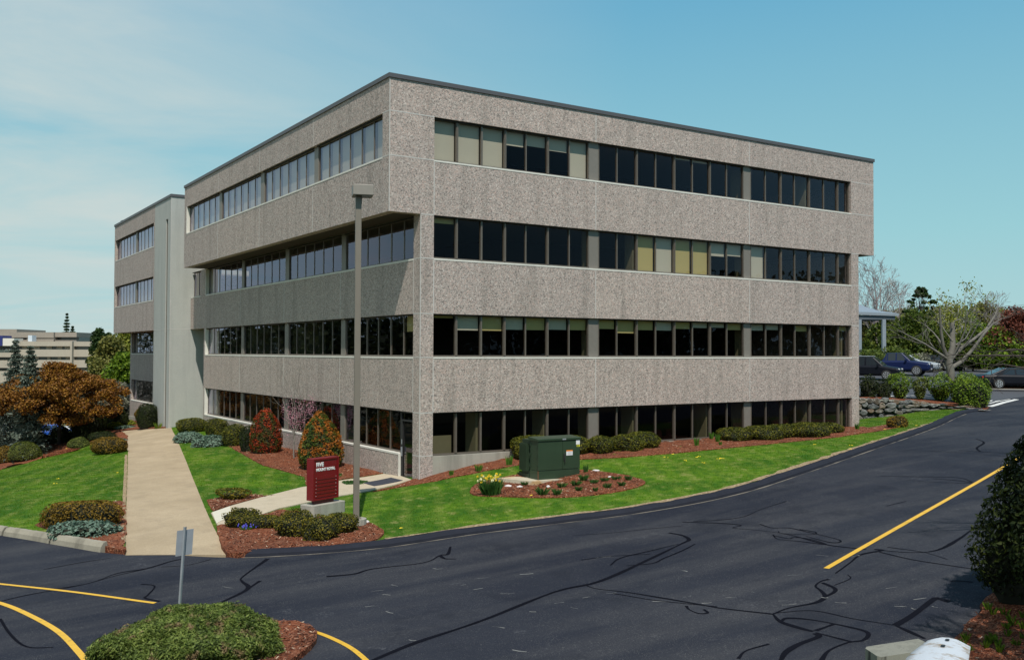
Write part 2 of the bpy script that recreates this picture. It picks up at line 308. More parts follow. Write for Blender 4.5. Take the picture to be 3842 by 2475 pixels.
M['mat'] = plain('door_mat_rubber', (.032, .036, .05), .9, var=.3, scale=25); M['rock'] = plain('white_stone', (.62, .58, .56), .8, var=.2, bumps=.5)
M['wood'] = None
# ------------------------------------------------------------------ draped sheets
def inpoly(pts, poly):
    x, y = pts[:, 0], pts[:, 1]; ins = np.zeros(len(pts), bool); n = len(poly); j = n-1
    for i in range(n):
        xi, yi = poly[i]; xj, yj = poly[j]
        c = ((yi > y) != (yj > y)); c &= x < (xj-xi)*(y-yi)/((yj-yi)+1e-12)+xi; ins ^= c; j = i
    return ins
def densify(poly, step, closed=True, jit=0.):
    out = []; n = len(poly)
    for i in range(n if closed else n-1):
        a = np.array(poly[i][:2], float); b = np.array(poly[(i+1) % n][:2], float); k = max(1, int(np.linalg.norm(b-a)/step))
        for t in range(k): out.append(a+(b-a)*t/k+(rng.normal(0, jit, 2) if jit and t else 0))
    if not closed: out.append(np.array(poly[-1][:2], float))
    return out
def smooth_line(pts, k=6):           # Catmull-Rom
    P = [np.array(p[:2], float) for p in pts]; P = [2*P[0]-P[1]]+P+[2*P[-1]-P[-2]]; out = []
    for i in range(1, len(P)-2):
        for t in np.linspace(0, 1, k, endpoint=False):
            a, b, c, d = P[i-1:i+3]; out.append(.5*((2*b)+(c-a)*t+(2*a-5*b+4*c-d)*t*t+(3*b-a-3*c+d)*t**3))
    out.append(P[-2]); return out
BV = {}
def sheet(name, poly, off, mat, step=.6, zf=zA, skirt=.2, bumpy=0., jit=0., kind='structure', label=None, cat=None, estep=None):
    B = densify(poly, estep or step, True, jit); nb = len(B); pb = np.array(B); lo, hi = pb.min(0), pb.max(0)
    gx, gy = np.meshgrid(np.arange(lo[0], hi[0], step), np.arange(lo[1], hi[1], step)); g = np.c_[gx.ravel(), gy.ravel()]+rng.uniform(-.2, .2, (gx.size, 2))*step
    g = g[inpoly(g, pb)]
    if len(g):
        keep = np.ones(len(g), bool)
        for i in range(0, len(g), 4000): keep[i:i+4000] = np.min(np.linalg.norm(g[i:i+4000, None]-pb[None], axis=2), axis=1) > step*.35
        g = g[keep]
    pts = [Vector(p) for p in B]+[Vector(p) for p in g]
    vs, es, fs, *_ = delaunay_2d_cdt(pts, [(i, (i+1) % nb) for i in range(nb)], [], 1, 1e-5)
    xy = np.array([tuple(v) for v in vs]); cen = np.array([(xy[f[0]]+xy[f[1]]+xy[f[2]])/3 for f in fs]); ok = inpoly(cen, pb); fs = [list(f) for f, k in zip(fs, ok) if k]
    z = zf(xy)+off+(rng.normal(0, bumpy, len(xy)) if bumpy else 0); V = [(*p, q) for p, q in zip(xy, z)]
    from collections import Counter
    for i, f in enumerate(fs):
        a, b, c = (xy[k] for k in f)
        if (b[0]-a[0])*(c[1]-a[1])-(b[1]-a[1])*(c[0]-a[0]) < 0: fs[i] = f[::-1]
    m = MB(); m.add(V, fs, 0, True); BV[name] = BVHTree.FromPolygons([Vector(v) for v in V], fs)
    if skirt:
        cnt = Counter(); dirn = {}
        for f in fs:
            for i in range(3):
                e = (f[i], f[(i+1) % 3]); cnt[tuple(sorted(e))] += 1; dirn[tuple(sorted(e))] = e
        for k, c in cnt.items():
            if c == 1:
                a, b = dirn[k]; va, vb = V[a], V[b]; m.add([va, (va[0], va[1], va[2]-skirt), (vb[0], vb[1], vb[2]-skirt), vb], [(0, 1, 2, 3)])
    o = m.build(name, mat)
    return tag(o, label, cat, None, kind)
def G(*l, f=TA): return [ghit(a, b, f)[:2] for a, b in l]
def drop(name, x, y):
    h = BV[name].ray_cast(Vector((x, y, 60)), Vector((0, 0, -1)))[0]; return h.z if h else None
def ribbon(m, line, w, sheetname, off=.007, step=.18, vary=0., zf=None):
    P = densify(line, step, False); n = len(P); W = w/2*(1+vary*np.interp(np.linspace(0, 1, n), np.linspace(0, 1, max(3, n//5)), rng.uniform(-1, 1, max(3, n//5))))
    vs = []
    for i, p in enumerate(P):
        t = P[min(i+1, n-1)]-P[max(i-1, 0)]; t = t/(np.linalg.norm(t)+1e-9); q = np.array([-t[1], t[0]])
        for s_ in (1, -1):
            c = p+q*W[i]*s_; z = drop(sheetname, c[0], c[1]) if sheetname else None
            if z is None: z = float((zf or zroad)(c)[0])
            vs.append((c[0], c[1], z+off))
    m.add(vs, [(2*i, 2*i+1, 2*i+3, 2*i+2) for i in range(n-1)])
# --- base ground reaching the horizon
def axis(brk): 
    out = []
    for a, b, s_ in brk: out += list(np.arange(a, b, s_))
    return np.array(out+[brk[-1][1]])
la = axis([(-2500, -500, 250), (-500, -100, 50), (-100, -40, 6), (-40, 60, 2), (60, 120, 6), (120, 500, 50), (500, 2500, 250)]); de = axis([(-300, -60, 60), (-60, -20, 10), (-20, 130, 2), (130, 300, 20), (300, 3000, 300)])
LA, DE = np.meshgrid(la, de); XY = CAM[:2]+LA.ravel()[:, None]*R0+DE.ravel()[:, None]*H0; l_, d_ = LA.ravel(), DE.ravel()
za = TA(XY); zb = TB(XY)
inb = sm((d_-56.5)/1.)*sm((l_-16+(d_-56)*.35)/4)      # upper level: car park behind the building
far = sm((np.abs(l_)-60)/60+np.clip((d_-120)/60, 0, 9)); z = za*(1-inb)+zb*inb
z = z*(1-far)+far*np.where(l_ > 0, -2.2, -8.5)*1.; z = np.where(far >= 1, np.where(l_ > 15, -2.2, np.where(l_ < -15, -8.5, -5.3+l_*.21)), z)-.28
bank = sm((9.5-d_)/5.8)*(1-sm((np.abs(l_)-40)/20)); z = z*(1-bank)+(-1.5)*bank
nx = len(la); Fq = [(j*nx+i, j*nx+i+1, (j+1)*nx+i+1, (j+1)*nx+i) for j in range(len(de)-1) for i in range(nx-1)]
tag(link('ground', npmesh('ground', np.c_[XY, z], Fq, M['soil'], smooth=True)), kind='structure')
def zbase(x, y):
    return None
# --- road
edge_xy = [p[:2] for p in zp(ROADEDGE)]; edge_s = smooth_line(edge_xy, 5)
rpoly = edge_s+[*G((3760, 1500), (4100, 1450), f=TB)]+[ld(45, 50), ld(30, 33), *G((3842, 2120), (3700, 2262), (3640, 2335), (3580, 2405), (3545, 2475), (3500, 2650)), ld(4, 9.8), ld(-30, 9.8), ld(-40, 20)]
sheet('road', rpoly, 0, M['asphalt'], .8, zroad, skirt=.4)
# --- car park
lotp = [*G((3215, 1484), (3330, 1487), (3470, 1497), (3600, 1511), (3700, 1524), (3760, 1500), (4100, 1450), f=TB), ld(70, 62), ld(70, 100), ld(14, 104), ld(9, 66)]
sheet('parking_lot', lotp, .02, M['lot'], 1.6, TB, skirt=.3)
# --- lawns
LOFF = .10
wkR = G((850, 2082), (800, 1985), (745, 1855), (700, 1740), (672, 1672), (648, 1622)); wkL = G((470, 2082), (472, 1960), (476, 1830), (480, 1700), (462, 1660), (430, 1622))
iR = [i for i, p in enumerate(edge_s) if (p-CAM[:2])@R0 > -7.2][0]
def inset(ln, w):
    out = []
    for i, p in enumerate(ln):
        t = ln[min(i+1, len(ln)-1)]-ln[max(i-1, 0)]; t = t/np.linalg.norm(t); out.append(p+np.array([-t[1], t[0]])*w)
    return out
lawn_main = inset(edge_s[iR:], .33)+[*G((3640, 1541), (3566, 1541), (3442, 1550), (3332, 1567), (3229, 1577))]+[np.array(p) for p in ((26.4, .2), (1.5, .25), (1.5, 28), (2.6, 28.9), (2.6, 31.9), (.2, 31.9))]+wkR[::-1]
sheet('lawn', lawn_main, LOFF, M['turf'], .5)
iL = [i for i, p in enumerate(edge_s) if (p-CAM[:2])@R0 > -10.3][0]
lawn_left = inset(edge_s[:iL], .26)+[G((468, 2068))[0]]+wkL+[*G((300, 1690), (100, 1745), (-150, 1800), (-500, 1850))]
sheet('lawn_beside_walkway', lawn_left, LOFF, M['turf'], .5)
# --- walkway, side path
walk = wkL[::-1][0:0]+wkR+[np.array((.2, 31.5)), np.array((.0, 31.9))]+[*G((560, 1614))]+wkL[::-1]
zwk = lambda xy: TA(np.atleast_2d(xy))+.075*sm(((np.atleast_2d(xy)-CAM[:2])@H0-25.2)/2.2)+.012
sheet('walkway', walk, .0, M['walk'], .7, zwk)
m = MB()
for a, b in (((478, 1790), (722, 1772)),): ribbon(m, G(a, b), .035, 'walkway', .004)
m.build('walkway_joint', plain('walk_joint', (.42, .34, .23), .9))['kind'] = 'structure'
pp = G((792, 1938), (870, 1910), (990, 1876), (1130, 1840), (1290, 1812), (1440, 1789), (1502, 1797), (1545, 1812), (1500, 1825), (1400, 1850), (1250, 1876), (1120, 1905), (1050, 1920), (980, 1945), (880, 1975), (816, 1986))
sheet('side_path', pp, LOFF+.035, M['path'], .5); sheet('path_patch', G((796, 1937), (862, 1914), (870, 1948), (812, 1980)), LOFF+.045, M['patch'], .4)
# --- mulch beds
BEDS = dict(
 entrance=[(812, 1990), (870, 1972), (990, 1942), (1060, 1926), (1140, 1935), (1210, 1955), (1300, 1965), (1360, 1970), (1410, 1985), (1438, 2005), (1436, 2024), (1400, 2044), (1310, 2056), (1180, 2066), (1000, 2076), (852, 2088)],
 corner=[(776, 1890), (800, 1930), (870, 1908), (950, 1885), (1030, 1870), (1000, 1872), (960, 1864), (900, 1868), (840, 1876)],
 facade=[(842, 1672), (920, 1718), (985, 1755), (1060, 1775), (1145, 1800), (1147, 1830), (1250, 1815), (1290, 1808), (1440, 1785)],
 front=[(1400, 1856), (1500, 1838), (1640, 1815), (1800, 1782), (1950, 1755), (2160, 1735), (2350, 1726), (2560, 1708), (2800, 1684), (3000, 1664), (3150, 1648), (3330, 1620), (3400, 1606), (3330, 1600), (3260, 1612)],
 cabinet=[(1762, 1860), (1775, 1835), (1830, 1815), (1950, 1790), (2130, 1775), (2250, 1780), (2360, 1798), (2415, 1815), (2412, 1832), (2330, 1855), (2200, 1873), (2050, 1880), (1900, 1876), (1790, 1872)],
 left=[(470, 2080), (428, 2073), (300, 2040), (180, 2000), (130, 1982), (180, 1955), (300, 1915), (452, 1890), (470, 1900)],
 slope=[(-400, 1840), (0, 1772), (160, 1715), (270, 1688), (345, 1665), (440, 1655), (476, 1690), (478, 1640), (445, 1618), (350, 1620), (200, 1640), (0, 1690), (-400, 1740)],
 tower=[(430, 1620), (560, 1613), (625, 1609), (610, 1590), (480, 1585), (330, 1600)])
BP = {}
for k, v in BEDS.items():
    poly = G(*v)
    if k == 'facade': poly += [np.array(p) for p in ((1.5, 2.2), (1.5, 24.8))]
    if k == 'front': poly += [np.array(p) for p in ((26.6, .3), (1.2, .3))]
    BP[k] = poly; sheet('mulch_bed', smooth_line(poly+[poly[0]], 3)[:-1] if k in ('entrance', 'cabinet') else poly, LOFF+.03+(.004 if k == 'corner' else 0), M['mulch'], .35, bumpy=.012, jit=.025)
bedR = G((3700, 2265), (3650, 2330), (3585, 2400), (3550, 2475), (3500, 2650), (4300, 2900), (4600, 2200), (3842, 2200))
def zbed(xy):
    xy = np.atleast_2d(xy); l = (xy-CAM[:2])@R0; d = (xy-CAM[:2])@H0; return TA(xy)+sm((l-(5.2+d*.19))/4.)*.9
sheet('mulch_bed', bedR, .08, M['mulch'], .3, zbed, bumpy=.02, jit=.03)
def isl_r(a): return 1.75+.22*math.sin(a+1)+.12*math.sin(3*a)
ic = ghit(745, 2480)[:2]; isl = [ic+np.array([math.cos(a)*isl_r(a)*1.12, math.sin(a)*isl_r(a)*.98]) for a in np.linspace(0, 2*PI, 28, endpoint=False)]
isl2 = [ic+(p-ic)*1.0 for p in isl]
sheet('traffic_island', isl2, .1, M['mulch'], .3, bumpy=.015)
ub = G((3225, 1492), (3345, 1494), (3475, 1503), (3600, 1515), (3712, 1530), (3695, 1541), (3604, 1527), (3475, 1511), (3345, 1500), (3225, 1496), f=TB)
sheet('mulch_bed', ub, .05, M['mulch'], .5, TB, skirt=.03)
ei = G((3700, 1460), (3842, 1462), (4000, 1462), (4000, 1432), (3842, 1428), (3760, 1432), (3715, 1440), f=TB); sheet('planting_island', ei, .14, M['mulch'], .5, TB)
m = MB(); ribbon(m, G((3692, 1466), (3842, 1469), (4000, 1468), f=TB), .3, None, .16, .5, zf=TB); m.build('planting_kerb', M['conc'])['kind'] = 'structure'
sheet('grass_verge', [*G((3560, 1380), (3700, 1384), (3900, 1392), f=TB), ld(70, 120), ld(20, 120)], .1, plain('dry_verge_turf', (.20, .17, .05), .9, var=.5), 4, TB)
# --- kerbs
def kerb_mesh(line, w, h, zf, mat, name, inner=0., jag=0.):
    P = densify(line, .35, False); rings = []
    for i, p in enumerate(P):
        t = P[min(i+1, len(P)-1)]-P[max(i-1, 0)]; t /= np.linalg.norm(t)+1e-9; q = np.array([-t[1], t[0]]); z = float(zf(p)[0]); hh = h+rng.normal(0, jag); ww = w+rng.normal(0, jag)
        a = p-q*inner*0; rings.append([(*(a-q*.06), z-.15), (*(a+q*0.0), z+hh*.55), (*(a+q*.08), z+hh), (*(a+q*(ww-.03)), z+hh+.01), (*(a+q*ww), z-.15)])
    mm = MB(); mm.sweep(rings, 0, False); o = mm.build(name, mat); o['kind'] = 'structure'; return o
kerb_mesh(edge_s[iR:], .34, .13, zroad, M['berm'], 'asphalt_kerb', jag=.008)
kl = densify([p for p in edge_s[:iL]][:-1], .1, False)
for i in range(0, len(kl)-6, 24): kerb_mesh(kl[i:i+24], .22+.01*rng.normal(), .22+.012*rng.normal(), zroad, M['kerbc'], 'concrete_kerb', jag=.004)
m = MB(); ribbon(m, inset(edge_s[iR:-4], -.09), .05, 'road', .008, .08, 1.0); m.build('gutter_grit', plain('gutter_grit', (.15, .13, .105), .95, var=.6, scale=14))['kind'] = 'structure'
# dry thatch fringe between kerb and turf
m = MB(); ln = [p for p in edge_s[iR:-3]]; off = []
for i, p in enumerate(ln):
    t = ln[min(i+1, len(ln)-1)]-ln[max(i-1, 0)]; t /= np.linalg.norm(t); off.append(p+np.array([-t[1], t[0]])*.43)
i14 = [i for i, p in enumerate(off) if (p-CAM[:2])@R0 > -3.6][0]
ribbon(m, off[i14:], .24, None, LOFF+.024, .10, .8, zf=zA); m.build('dry_grass_edge', M['thatch'])['kind'] = 'structure'
m = MB(); ribbon(m, G((462, 2050), (466, 1900), (470, 1800), (473, 1715)), .12, None, LOFF+.03, .12, .2, zf=zA); m.build('dry_grass_edge', M['thatch'])['kind'] = 'structure'
# --- road markings and crack sealant
def mark(name, line, w, mat, sh='road', off=.009, sm_=True, zf=None, f=TA):
    m = MB(); l = G(*line, f=f); l = smooth_line(l, 8) if sm_ and len(l) > 2 else l; ribbon(m, l, w, sh, off, zf=zf); o = m.build(name, mat); o['kind'] = 'structure'; return o
mark('centre_line', [(3100, 2132), (3330, 2000), (3560, 1870), (3790, 1738), (3842, 1708)], .13, M['yellow'])
mark('yellow_line', [(-300, 2158), (0, 2190), (290, 2222), (582, 2262)], .10, M['yellow'])
mark('yellow_line', [(-200, 2215), (0, 2262), (120, 2312), (220, 2370), (290, 2440), (335, 2500), (380, 2600)], .125, M['yellow'])
mark('yellow_line', [(1100, 2352), (1195, 2374), (1290, 2415), (1350, 2455), (1390, 2500), (1430, 2600)], .10, M['yellow'])
mark('stop_line', [(3714, 1525), (3765, 1510), (3815, 1498)], .3, M['white'], 'road', .012, False, TB, TB)
for q in (((3712, 1515), (3745, 1506)), ((3735, 1507), (3790, 1498)), ((3700, 1512), (3722, 1503))): mark('stop_lettering', q, .13, M['white'], 'parking_lot', .014, False, TB, TB)
for k, q in enumerate([((3225, 1477), (3262, 1477)), ((3335, 1488), (3430, 1486)), ((3225, 1400), (3330, 1405)), ((3230, 1407), (3250, 1407)), ((3350, 1398), (3405, 1401)), ((3440, 1392), (3560, 1394)), ((3440, 1396), (3480, 1397)), ((3600, 1390), (3700, 1388)), ((3660, 1425), (3842, 1425)), ((3650, 1431), (3790, 1432)), ((3690, 1418), (3842, 1419)), ((3480, 1387), (3620, 1391))]):
    mark('parking_line', q, .12, M['white'], 'parking_lot', .03, False, TB, TB)
CR = [([(0, 2255), (110, 2230), (330, 2188), (440, 2150), (550, 2132), (640, 2105), (690, 2095)], .07), ([(190, 2210), (320, 2190), (430, 2160), (550, 2133)], .04), ([(605, 2126), (700, 2120), (790, 2098)], .05),
 ([(530, 2190), (580, 2198), (556, 2230), (545, 2243), (600, 2255)], .06), ([(165, 2135), (300, 2110), (420, 2092)], .04), ([(825, 2262), (930, 2208), (908, 2180), (912, 2162), (1005, 2095)], .11), ([(930, 2208), (976, 2178)], .08),
 ([(1225, 2162), (1330, 2152), (1400, 2133), (1590, 2110), (1650, 2083), (1680, 2078), (1690, 2050)], .09), ([(1650, 2083), (1670, 2095), (1712, 2096)], .09),
 ([(1400, 2475), (1560, 2410), (1800, 2330), (2080, 2220), (2250, 2180), (2430, 2100), (2555, 2040), (2585, 2024), (2560, 2008), (2510, 1998)], .11), ([(2290, 2120), (2330, 2092), (2440, 2066), (2545, 2040)], .06), ([(2180, 2100), (2290, 2086), (2440, 2078)], .05),
 ([(2350, 2122), (2450, 2112), (2490, 2094), (2560, 2065), (2608, 2040)], .06), ([(2190, 2192), (2240, 2208), (2360, 2222), (2600, 2262), (2700, 2280), (2900, 2303)], .07), ([(2300, 2225), (2450, 2250), (2620, 2268), (2690, 2275)], .04), ([(2575, 2272), (2585, 2285), (2620, 2300), (2655, 2298), (2640, 2285)], .06),
 ([(2900, 2303), (2960, 2280), (3060, 2260), (3095, 2238), (3080, 2215), (3060, 2198), (3080, 2180), (3110, 2172)], .10), ([(3095, 2238), (3130, 2220), (3130, 2205), (3085, 2185)], .10), ([(3135, 2150), (3190, 2110), (3230, 2080), (3310, 2064), (3280, 2060)], .12),
 ([(2900, 2303), (2930, 2332), (3000, 2355), (3050, 2368)], .11), ([(2930, 2332), (2955, 2318), (3050, 2325), (3180, 2350), (3255, 2372), (3240, 2400), (3180, 2410), (3110, 2440), (3080, 2480)], .10), ([(3060, 2375), (3070, 2388), (3000, 2415), (2950, 2445), (2930, 2475)], .13), ([(3060, 2372), (3200, 2408)], .08),
 ([(2770, 2470), (2800, 2440), (2885, 2415)], .10), ([(2900, 2300), (3050, 2290), (3200, 2320), (3360, 2345)], .08), ([(3360, 2345), (3420, 2310), (3500, 2250), (3520, 2245), (3560, 2256)], .13), ([(3360, 2345), (3470, 2395)], .09), ([(3060, 2365), (3130, 2340)], .12),
 ([(3560, 2182), (3590, 2178), (3650, 2183)], .07), ([(3290, 2062), (3420, 2072), (3520, 2062), (3600, 2020), (3650, 1985), (3690, 1976)], .10), ([(3300, 2070), (3420, 2098), (3560, 2120), (3660, 2135)], .06), ([(3330, 2052), (3450, 2068), (3500, 2080), (3555, 2098)], .05),
 ([(2560, 1958), (2700, 1962), (2780, 1970), (2750, 1980), (2840, 1988), (2960, 2005), (3090, 2040), (3170, 2052), (3250, 2060)], .06), ([(2850, 1966), (2900, 1980), (2960, 1980), (3030, 1995), (3150, 2025), (3120, 2035), (3020, 2010)], .06), ([(2900, 2005), (2920, 2022), (3000, 2030), (3100, 2042), (3040, 2022), (2980, 2015), (2960, 2020), (2900, 2008)], .05), ([(2920, 1992), (2935, 2000), (3040, 2005), (3060, 1996), (3000, 1985)], .05),
 ([(2600, 1956), (2700, 1950), (2790, 1938), (2850, 1912), (2950, 1880)], .05), ([(2150, 2008), (2300, 1998), (2420, 1985), (2560, 1972)], .04), ([(3300, 1785), (3450, 1788), (3600, 1792), (3660, 1815)], .05), ([(3400, 1800), (3500, 1808), (3640, 1812), (3600, 1803), (3500, 1795)], .05), ([(3480, 1690), (3562, 1695), (3700, 1705), (3780, 1712)], .05),
 ([(3662, 1645), (3692, 1660), (3665, 1680), (3680, 1695)], .09), ([(3325, 1898), (3400, 1880)], .06), ([(0, 2320), (40, 2380), (100, 2425), (200, 2428)], .07), ([(3180, 2155), (3190, 2170), (3130, 2195)], .05), ([(3600, 1690), (3780, 1700)], .05)]
m = MB()
for ln, w in CR: ribbon(m, smooth_line(G(*ln), 5), w*.78, 'road', .006, .15, .6)
m.build('crack_sealant', M['seal'])['kind'] = 'structure'
m = MB()
for _ in range(46):
    px, py = rng.uniform(700, 3500), rng.uniform(2080, 2460)
    if px > 2300+(2475-py)*2.2 and py > 2300: continue
    a, b = ghit(px, py)[:2], ghit(px+rng.uniform(18, 60), py+rng.uniform(-7, 9))[:2]; ribbon(m, [a, (a+b)/2+rng.normal(0, .02, 2), b], rng.uniform(.012, .03), 'road', .006, .08, .9)
m.build('scuff_marks', plain('pale_scuffs', (.17, .17, .165), .9, var=.5, scale=30))['kind'] = 'structure'
# ------------------------------------------------------------------ grass blades, dandelions, mulch chips
def pts_in(poly, n):
    pb = np.array(poly); lo, hi = pb.min(0), pb.max(0); g = rng.uniform(lo, hi, (int(n*2.6), 2)); return g[inpoly(g, pb)][:n]
beds_xy = [np.array(b) for b in BP.values()]+[np.array(pp)]
allg = []
for poly, n in ((lawn_main, 150000), (lawn_left, 60000)):
    g = pts_in(poly, n); ok = np.ones(len(g), bool)
    for b in beds_xy: ok &= ~inpoly(g, b)
    eb = np.array(densify(poly, .5)); g = g[ok]; allg.append(g)
g = np.concatenate(allg); d = (g-CAM[:2])@H0; keep = (d < 62)&(np.abs((g-CAM[:2])@R0) < d*.56); g = g[keep]; n = len(g)
zg = np.concatenate([TA(g[i:i+20000]) for i in range(0, n, 20000)])+LOFF-.005; h = rng.uniform(.028, .065, n); a = rng.uniform(0, 2*PI, n); w = rng.uniform(.006, .011, n); le = rng.normal(0, .022, (n, 2))
V = np.zeros((n, 3, 3)); V[:, 0, :2] = g-np.c_[np.cos(a), np.sin(a)]*w[:, None]; V[:, 1, :2] = g+np.c_[np.cos(a), np.sin(a)]*w[:, None]; V[:, 2, :2] = g+le; V[:, 0, 2] = V[:, 1, 2] = zg; V[:, 2, 2] = zg+h
tag(link('grass', npmesh('grass', V.reshape(-1, 3), np.arange(n*3).reshape(-1, 3), M['blade'])), 'short green lawn grass with dry patches around the building', 'grass', None, 'stuff')
dn = [(2525, 1717), (2570, 1741), (2612, 1729), (2620, 1726), (2700, 1733), (2704, 1736), (2708, 1734), (2636, 1751), (3055, 1680), (3185, 1698), (3300, 1668), (3322, 1670), (3328, 1670), (3345, 1667), (3360, 1675), (3365, 1674), (3227, 1700), (3270, 1696), (3280, 1690), (3195, 1684), (3165, 1742), (3227, 1747), (3440, 1607), (3372, 1612), (3323, 1622), (1500, 2000), (1990, 1875), (205, 1827), (220, 1808), (440, 1785), (250, 1690), (268, 1683), (2500, 1730)]
m = MB()
for q in dn:
    p = ghit(*q); r = .028
    if not inpoly(np.array([p[:2]]), np.array(lawn_main))[0] and q[0] > 900: continue
    for k in range(3):
        o_ = rng.normal(0, .05, 2); x, y = p[0]+o_[0], p[1]+o_[1]; z0 = gz(x, y)+LOFF+.05
        m.add([(x+r*math.cos(t), y+r*math.sin(t), z0) for t in np.linspace(0, 2*PI, 7)[:-1]]+[(x, y, z0+.02)], [(i, (i+1) % 6, 6) for i in range(6)])
tag(m.build('dandelions', plain('dandelion_yellow', (.75, .55, .02), .7)), 'yellow dandelion flowers dotted through the lawn', 'flowers', None, 'stuff')
cs = []
for k, poly in list(BP.items())+[('r', bedR), ('i', isl)]:
    n = 2500 if k in ('entrance', 'facade', 'front', 'cabinet', 'r', 'i') else 900; g = pts_in(poly, n); cs.append(np.c_[g, (zbed(g)+.09 if k == 'r' else TA(g)+(LOFF+.04 if k != 'i' else .11))])
c = np.concatenate(cs); n = len(c); a = rng.uniform(0, PI, n); ln_ = rng.uniform(.02, .05, n); wd = rng.uniform(.006, .014, n); ux = np.c_[np.cos(a), np.sin(a), rng.normal(0, .35, n)]*ln_[:, None]; uy = np.c_[-np.sin(a), np.cos(a), rng.normal(0, .35, n)]*wd[:, None]
V = np.stack([c-ux-uy, c+ux-uy, c+ux+uy, c-ux+uy], 1).reshape(-1, 3)
t = NT('bark_chips'); r = t.n('NewGeometry').outputs['Random Per Island']
chipm = t.end(t.pbsdf(t.ramp(r, [(0, (.05, .018, .01)), (.5, (.17, .06, .03)), (.85, (.26, .11, .06)), (1, (.50, .38, .27))]), .9))
tag(link('mulch_chips', npmesh('mulch_chips', V, np.arange(n*4).reshape(-1, 4), chipm)), 'loose red brown bark chips scattered over the planting beds', 'mulch', None, 'stuff')
# ------------------------------------------------------------------ the office building
ZT = 10.22; FL = 3.66; HD = 1.618
S = {k: (k-2)*FL for k in (1, 2, 3, 4)}
OB = empty('office_building', (0, 0, -4.6), 0, 'four storey office building of pebbled concrete with dark ribbon windows', 'office building')
def part(m, name, mat, parent=None, **k):
    o = m.build(name, mat, parent or OB, **k)
    if parent is None: o.location = (0, 0, 4.6)
    return o
def fbox(m, ax, s0, s1, d0, d1, z0, z1, mi=0):
    return m.box(s0, s1, d0, d1, z0, z1, mi) if ax == 'x' else m.box(d0, d1, s0, s1, z0, z1, mi)
T = .36
# walls, one mesh per volume
up_ = MB()
up_.box(0, 27.72, 0, T, S[3]+HD, S[4]); up_.box(0, 27.72, 0, T, S[4]+HD, ZT-.05); up_.box(0, 1.84, 0, T, S[4], S[4]+HD); up_.box(25.9, 27.72, 0, T, S[4], S[4]+HD)
up_.box(0, T, T, 28.48, S[3]+HD, S[4]); up_.box(0, T, T, 28.48, S[4]+HD, ZT-.05); up_.box(0, T, T, .58, S[4], S[4]+HD); up_.box(0, T, 27.95, 28.48, S[4], S[4]+HD)
up_.box(27.44, 27.72, T, 28.48, S[3]+HD, ZT-.05); up_.box(T, 27.44, 28.2, 28.48, S[3]+HD, ZT-.05)
part(up_, 'upper_storey_wall', M['agg'])
lo = MB(); x0, x1 = 1.287, 26.47
for k in (2, 3): lo.box(x0, x1, 0, T, S[k-1]+HD, S[k]); lo.box(x0, x0+T, T, 31.77 if k == 3 else 28.62, S[k-1]+HD, S[k])
for k in (1, 2, 3):
    zb_ = -7 if k == 1 else S[k]
    lo.box(x0, 1.84, 0, T, zb_, S[k]+HD); lo.box(25.9, x1, 0, T, zb_, S[k]+HD); lo.box(x0, x0+T, T, .55, zb_, S[k]+HD); lo.box(x0, x0+T, 28.28, 28.62 if k < 3 else 29.45, zb_, S[k]+HD)
lo.box(x0, x0+T, 1.69, 28.28, -7, S[1]); lo.box(x1-T, x1, T, 28.48, -7, S[3]+HD); lo.box(x0+T, x1-T, 28.34, 28.62, -7, S[2]+HD); lo.box(x0+T, 6, 31.5, 31.77, S[2]+HD, S[3]+HD); lo.box(6, x1-T, 28.34, 28.62, S[2]+HD, S[3]+HD); lo.box(5.7, 6, 28.34, 31.5, S[2]+HD+.1, S[3]+HD)
part(lo, 'lower_storey_wall', M['agg'])
part(MB().box(1.84, 25.9, .0, T, -7, S[1]), 'base_wall', M['conc'])
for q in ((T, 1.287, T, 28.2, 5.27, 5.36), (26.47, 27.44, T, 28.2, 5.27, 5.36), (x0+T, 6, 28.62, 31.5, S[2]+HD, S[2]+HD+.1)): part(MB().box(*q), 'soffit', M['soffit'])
# parapet caps
m = MB()
for (a, b, c, d_) in ((-.05, 27.77, -.05, .2), (-.05, .2, .2, 28.53), (27.52, 27.77, .2, 28.53), (.2, 27.52, 28.28, 28.53)): m.box(a, b, c, d_, ZT-.08, ZT+.075)
part(m, 'parapet_cap', M['cap'])
part(MB().box(.3, 27.4, .3, 28.2, ZT-.6, ZT-.5), 'roof', M['dark'])
# stair tower and wing
m = MB(); ty0, ty1, TZ = 31.77, 36.19, ZT-.12
m.box(0, .3, ty0, 32.57, -8, TZ); m.box(0, .3, 33.12, ty1, -8, TZ); m.box(0, .3, 32.57, 33.12, 8.75, TZ); m.box(.3, 8, ty0, ty0+.3, -8, TZ); m.box(.3, 8, ty1-.3, ty1, 5, TZ)
part(m, 'stair_tower_wall', M['tower'])
m = MB(); m.box(-.006, .3, ty0-.006, 32.5, 1.60, 1.63); m.box(-.006, .3, 33.2, ty1, 1.60, 1.63); m.box(.3, 2.5, ty0-.006, ty0+.1, 1.60, 1.63); m.box(-.008, .02, ty0-.008, ty0+.02, -6, TZ-.1); part(m, 'tower_joint', M['joint'])
m = MB(); m.add([(.14, 32.57, -4.8), (.14, 33.12, -4.8), (.14, 33.12, 8.75), (.14, 32.57, 8.75)], [(3, 2, 1, 0)])
o = part(m, 'slot_window', M['glass']); m = MB()
for z_ in (8.7, 5.1, 3.3, 1.5, -.3, -2.2, -4.): m.box(.10, .2, 32.57, 33.12, z_-.04, z_+.04)
m.box(.08, .2, 32.57, 32.62, -4.8, 8.75); m.box(.08, .2, 33.07, 33.12, -4.8, 8.75); m.build('frame', M['bronze'], o)
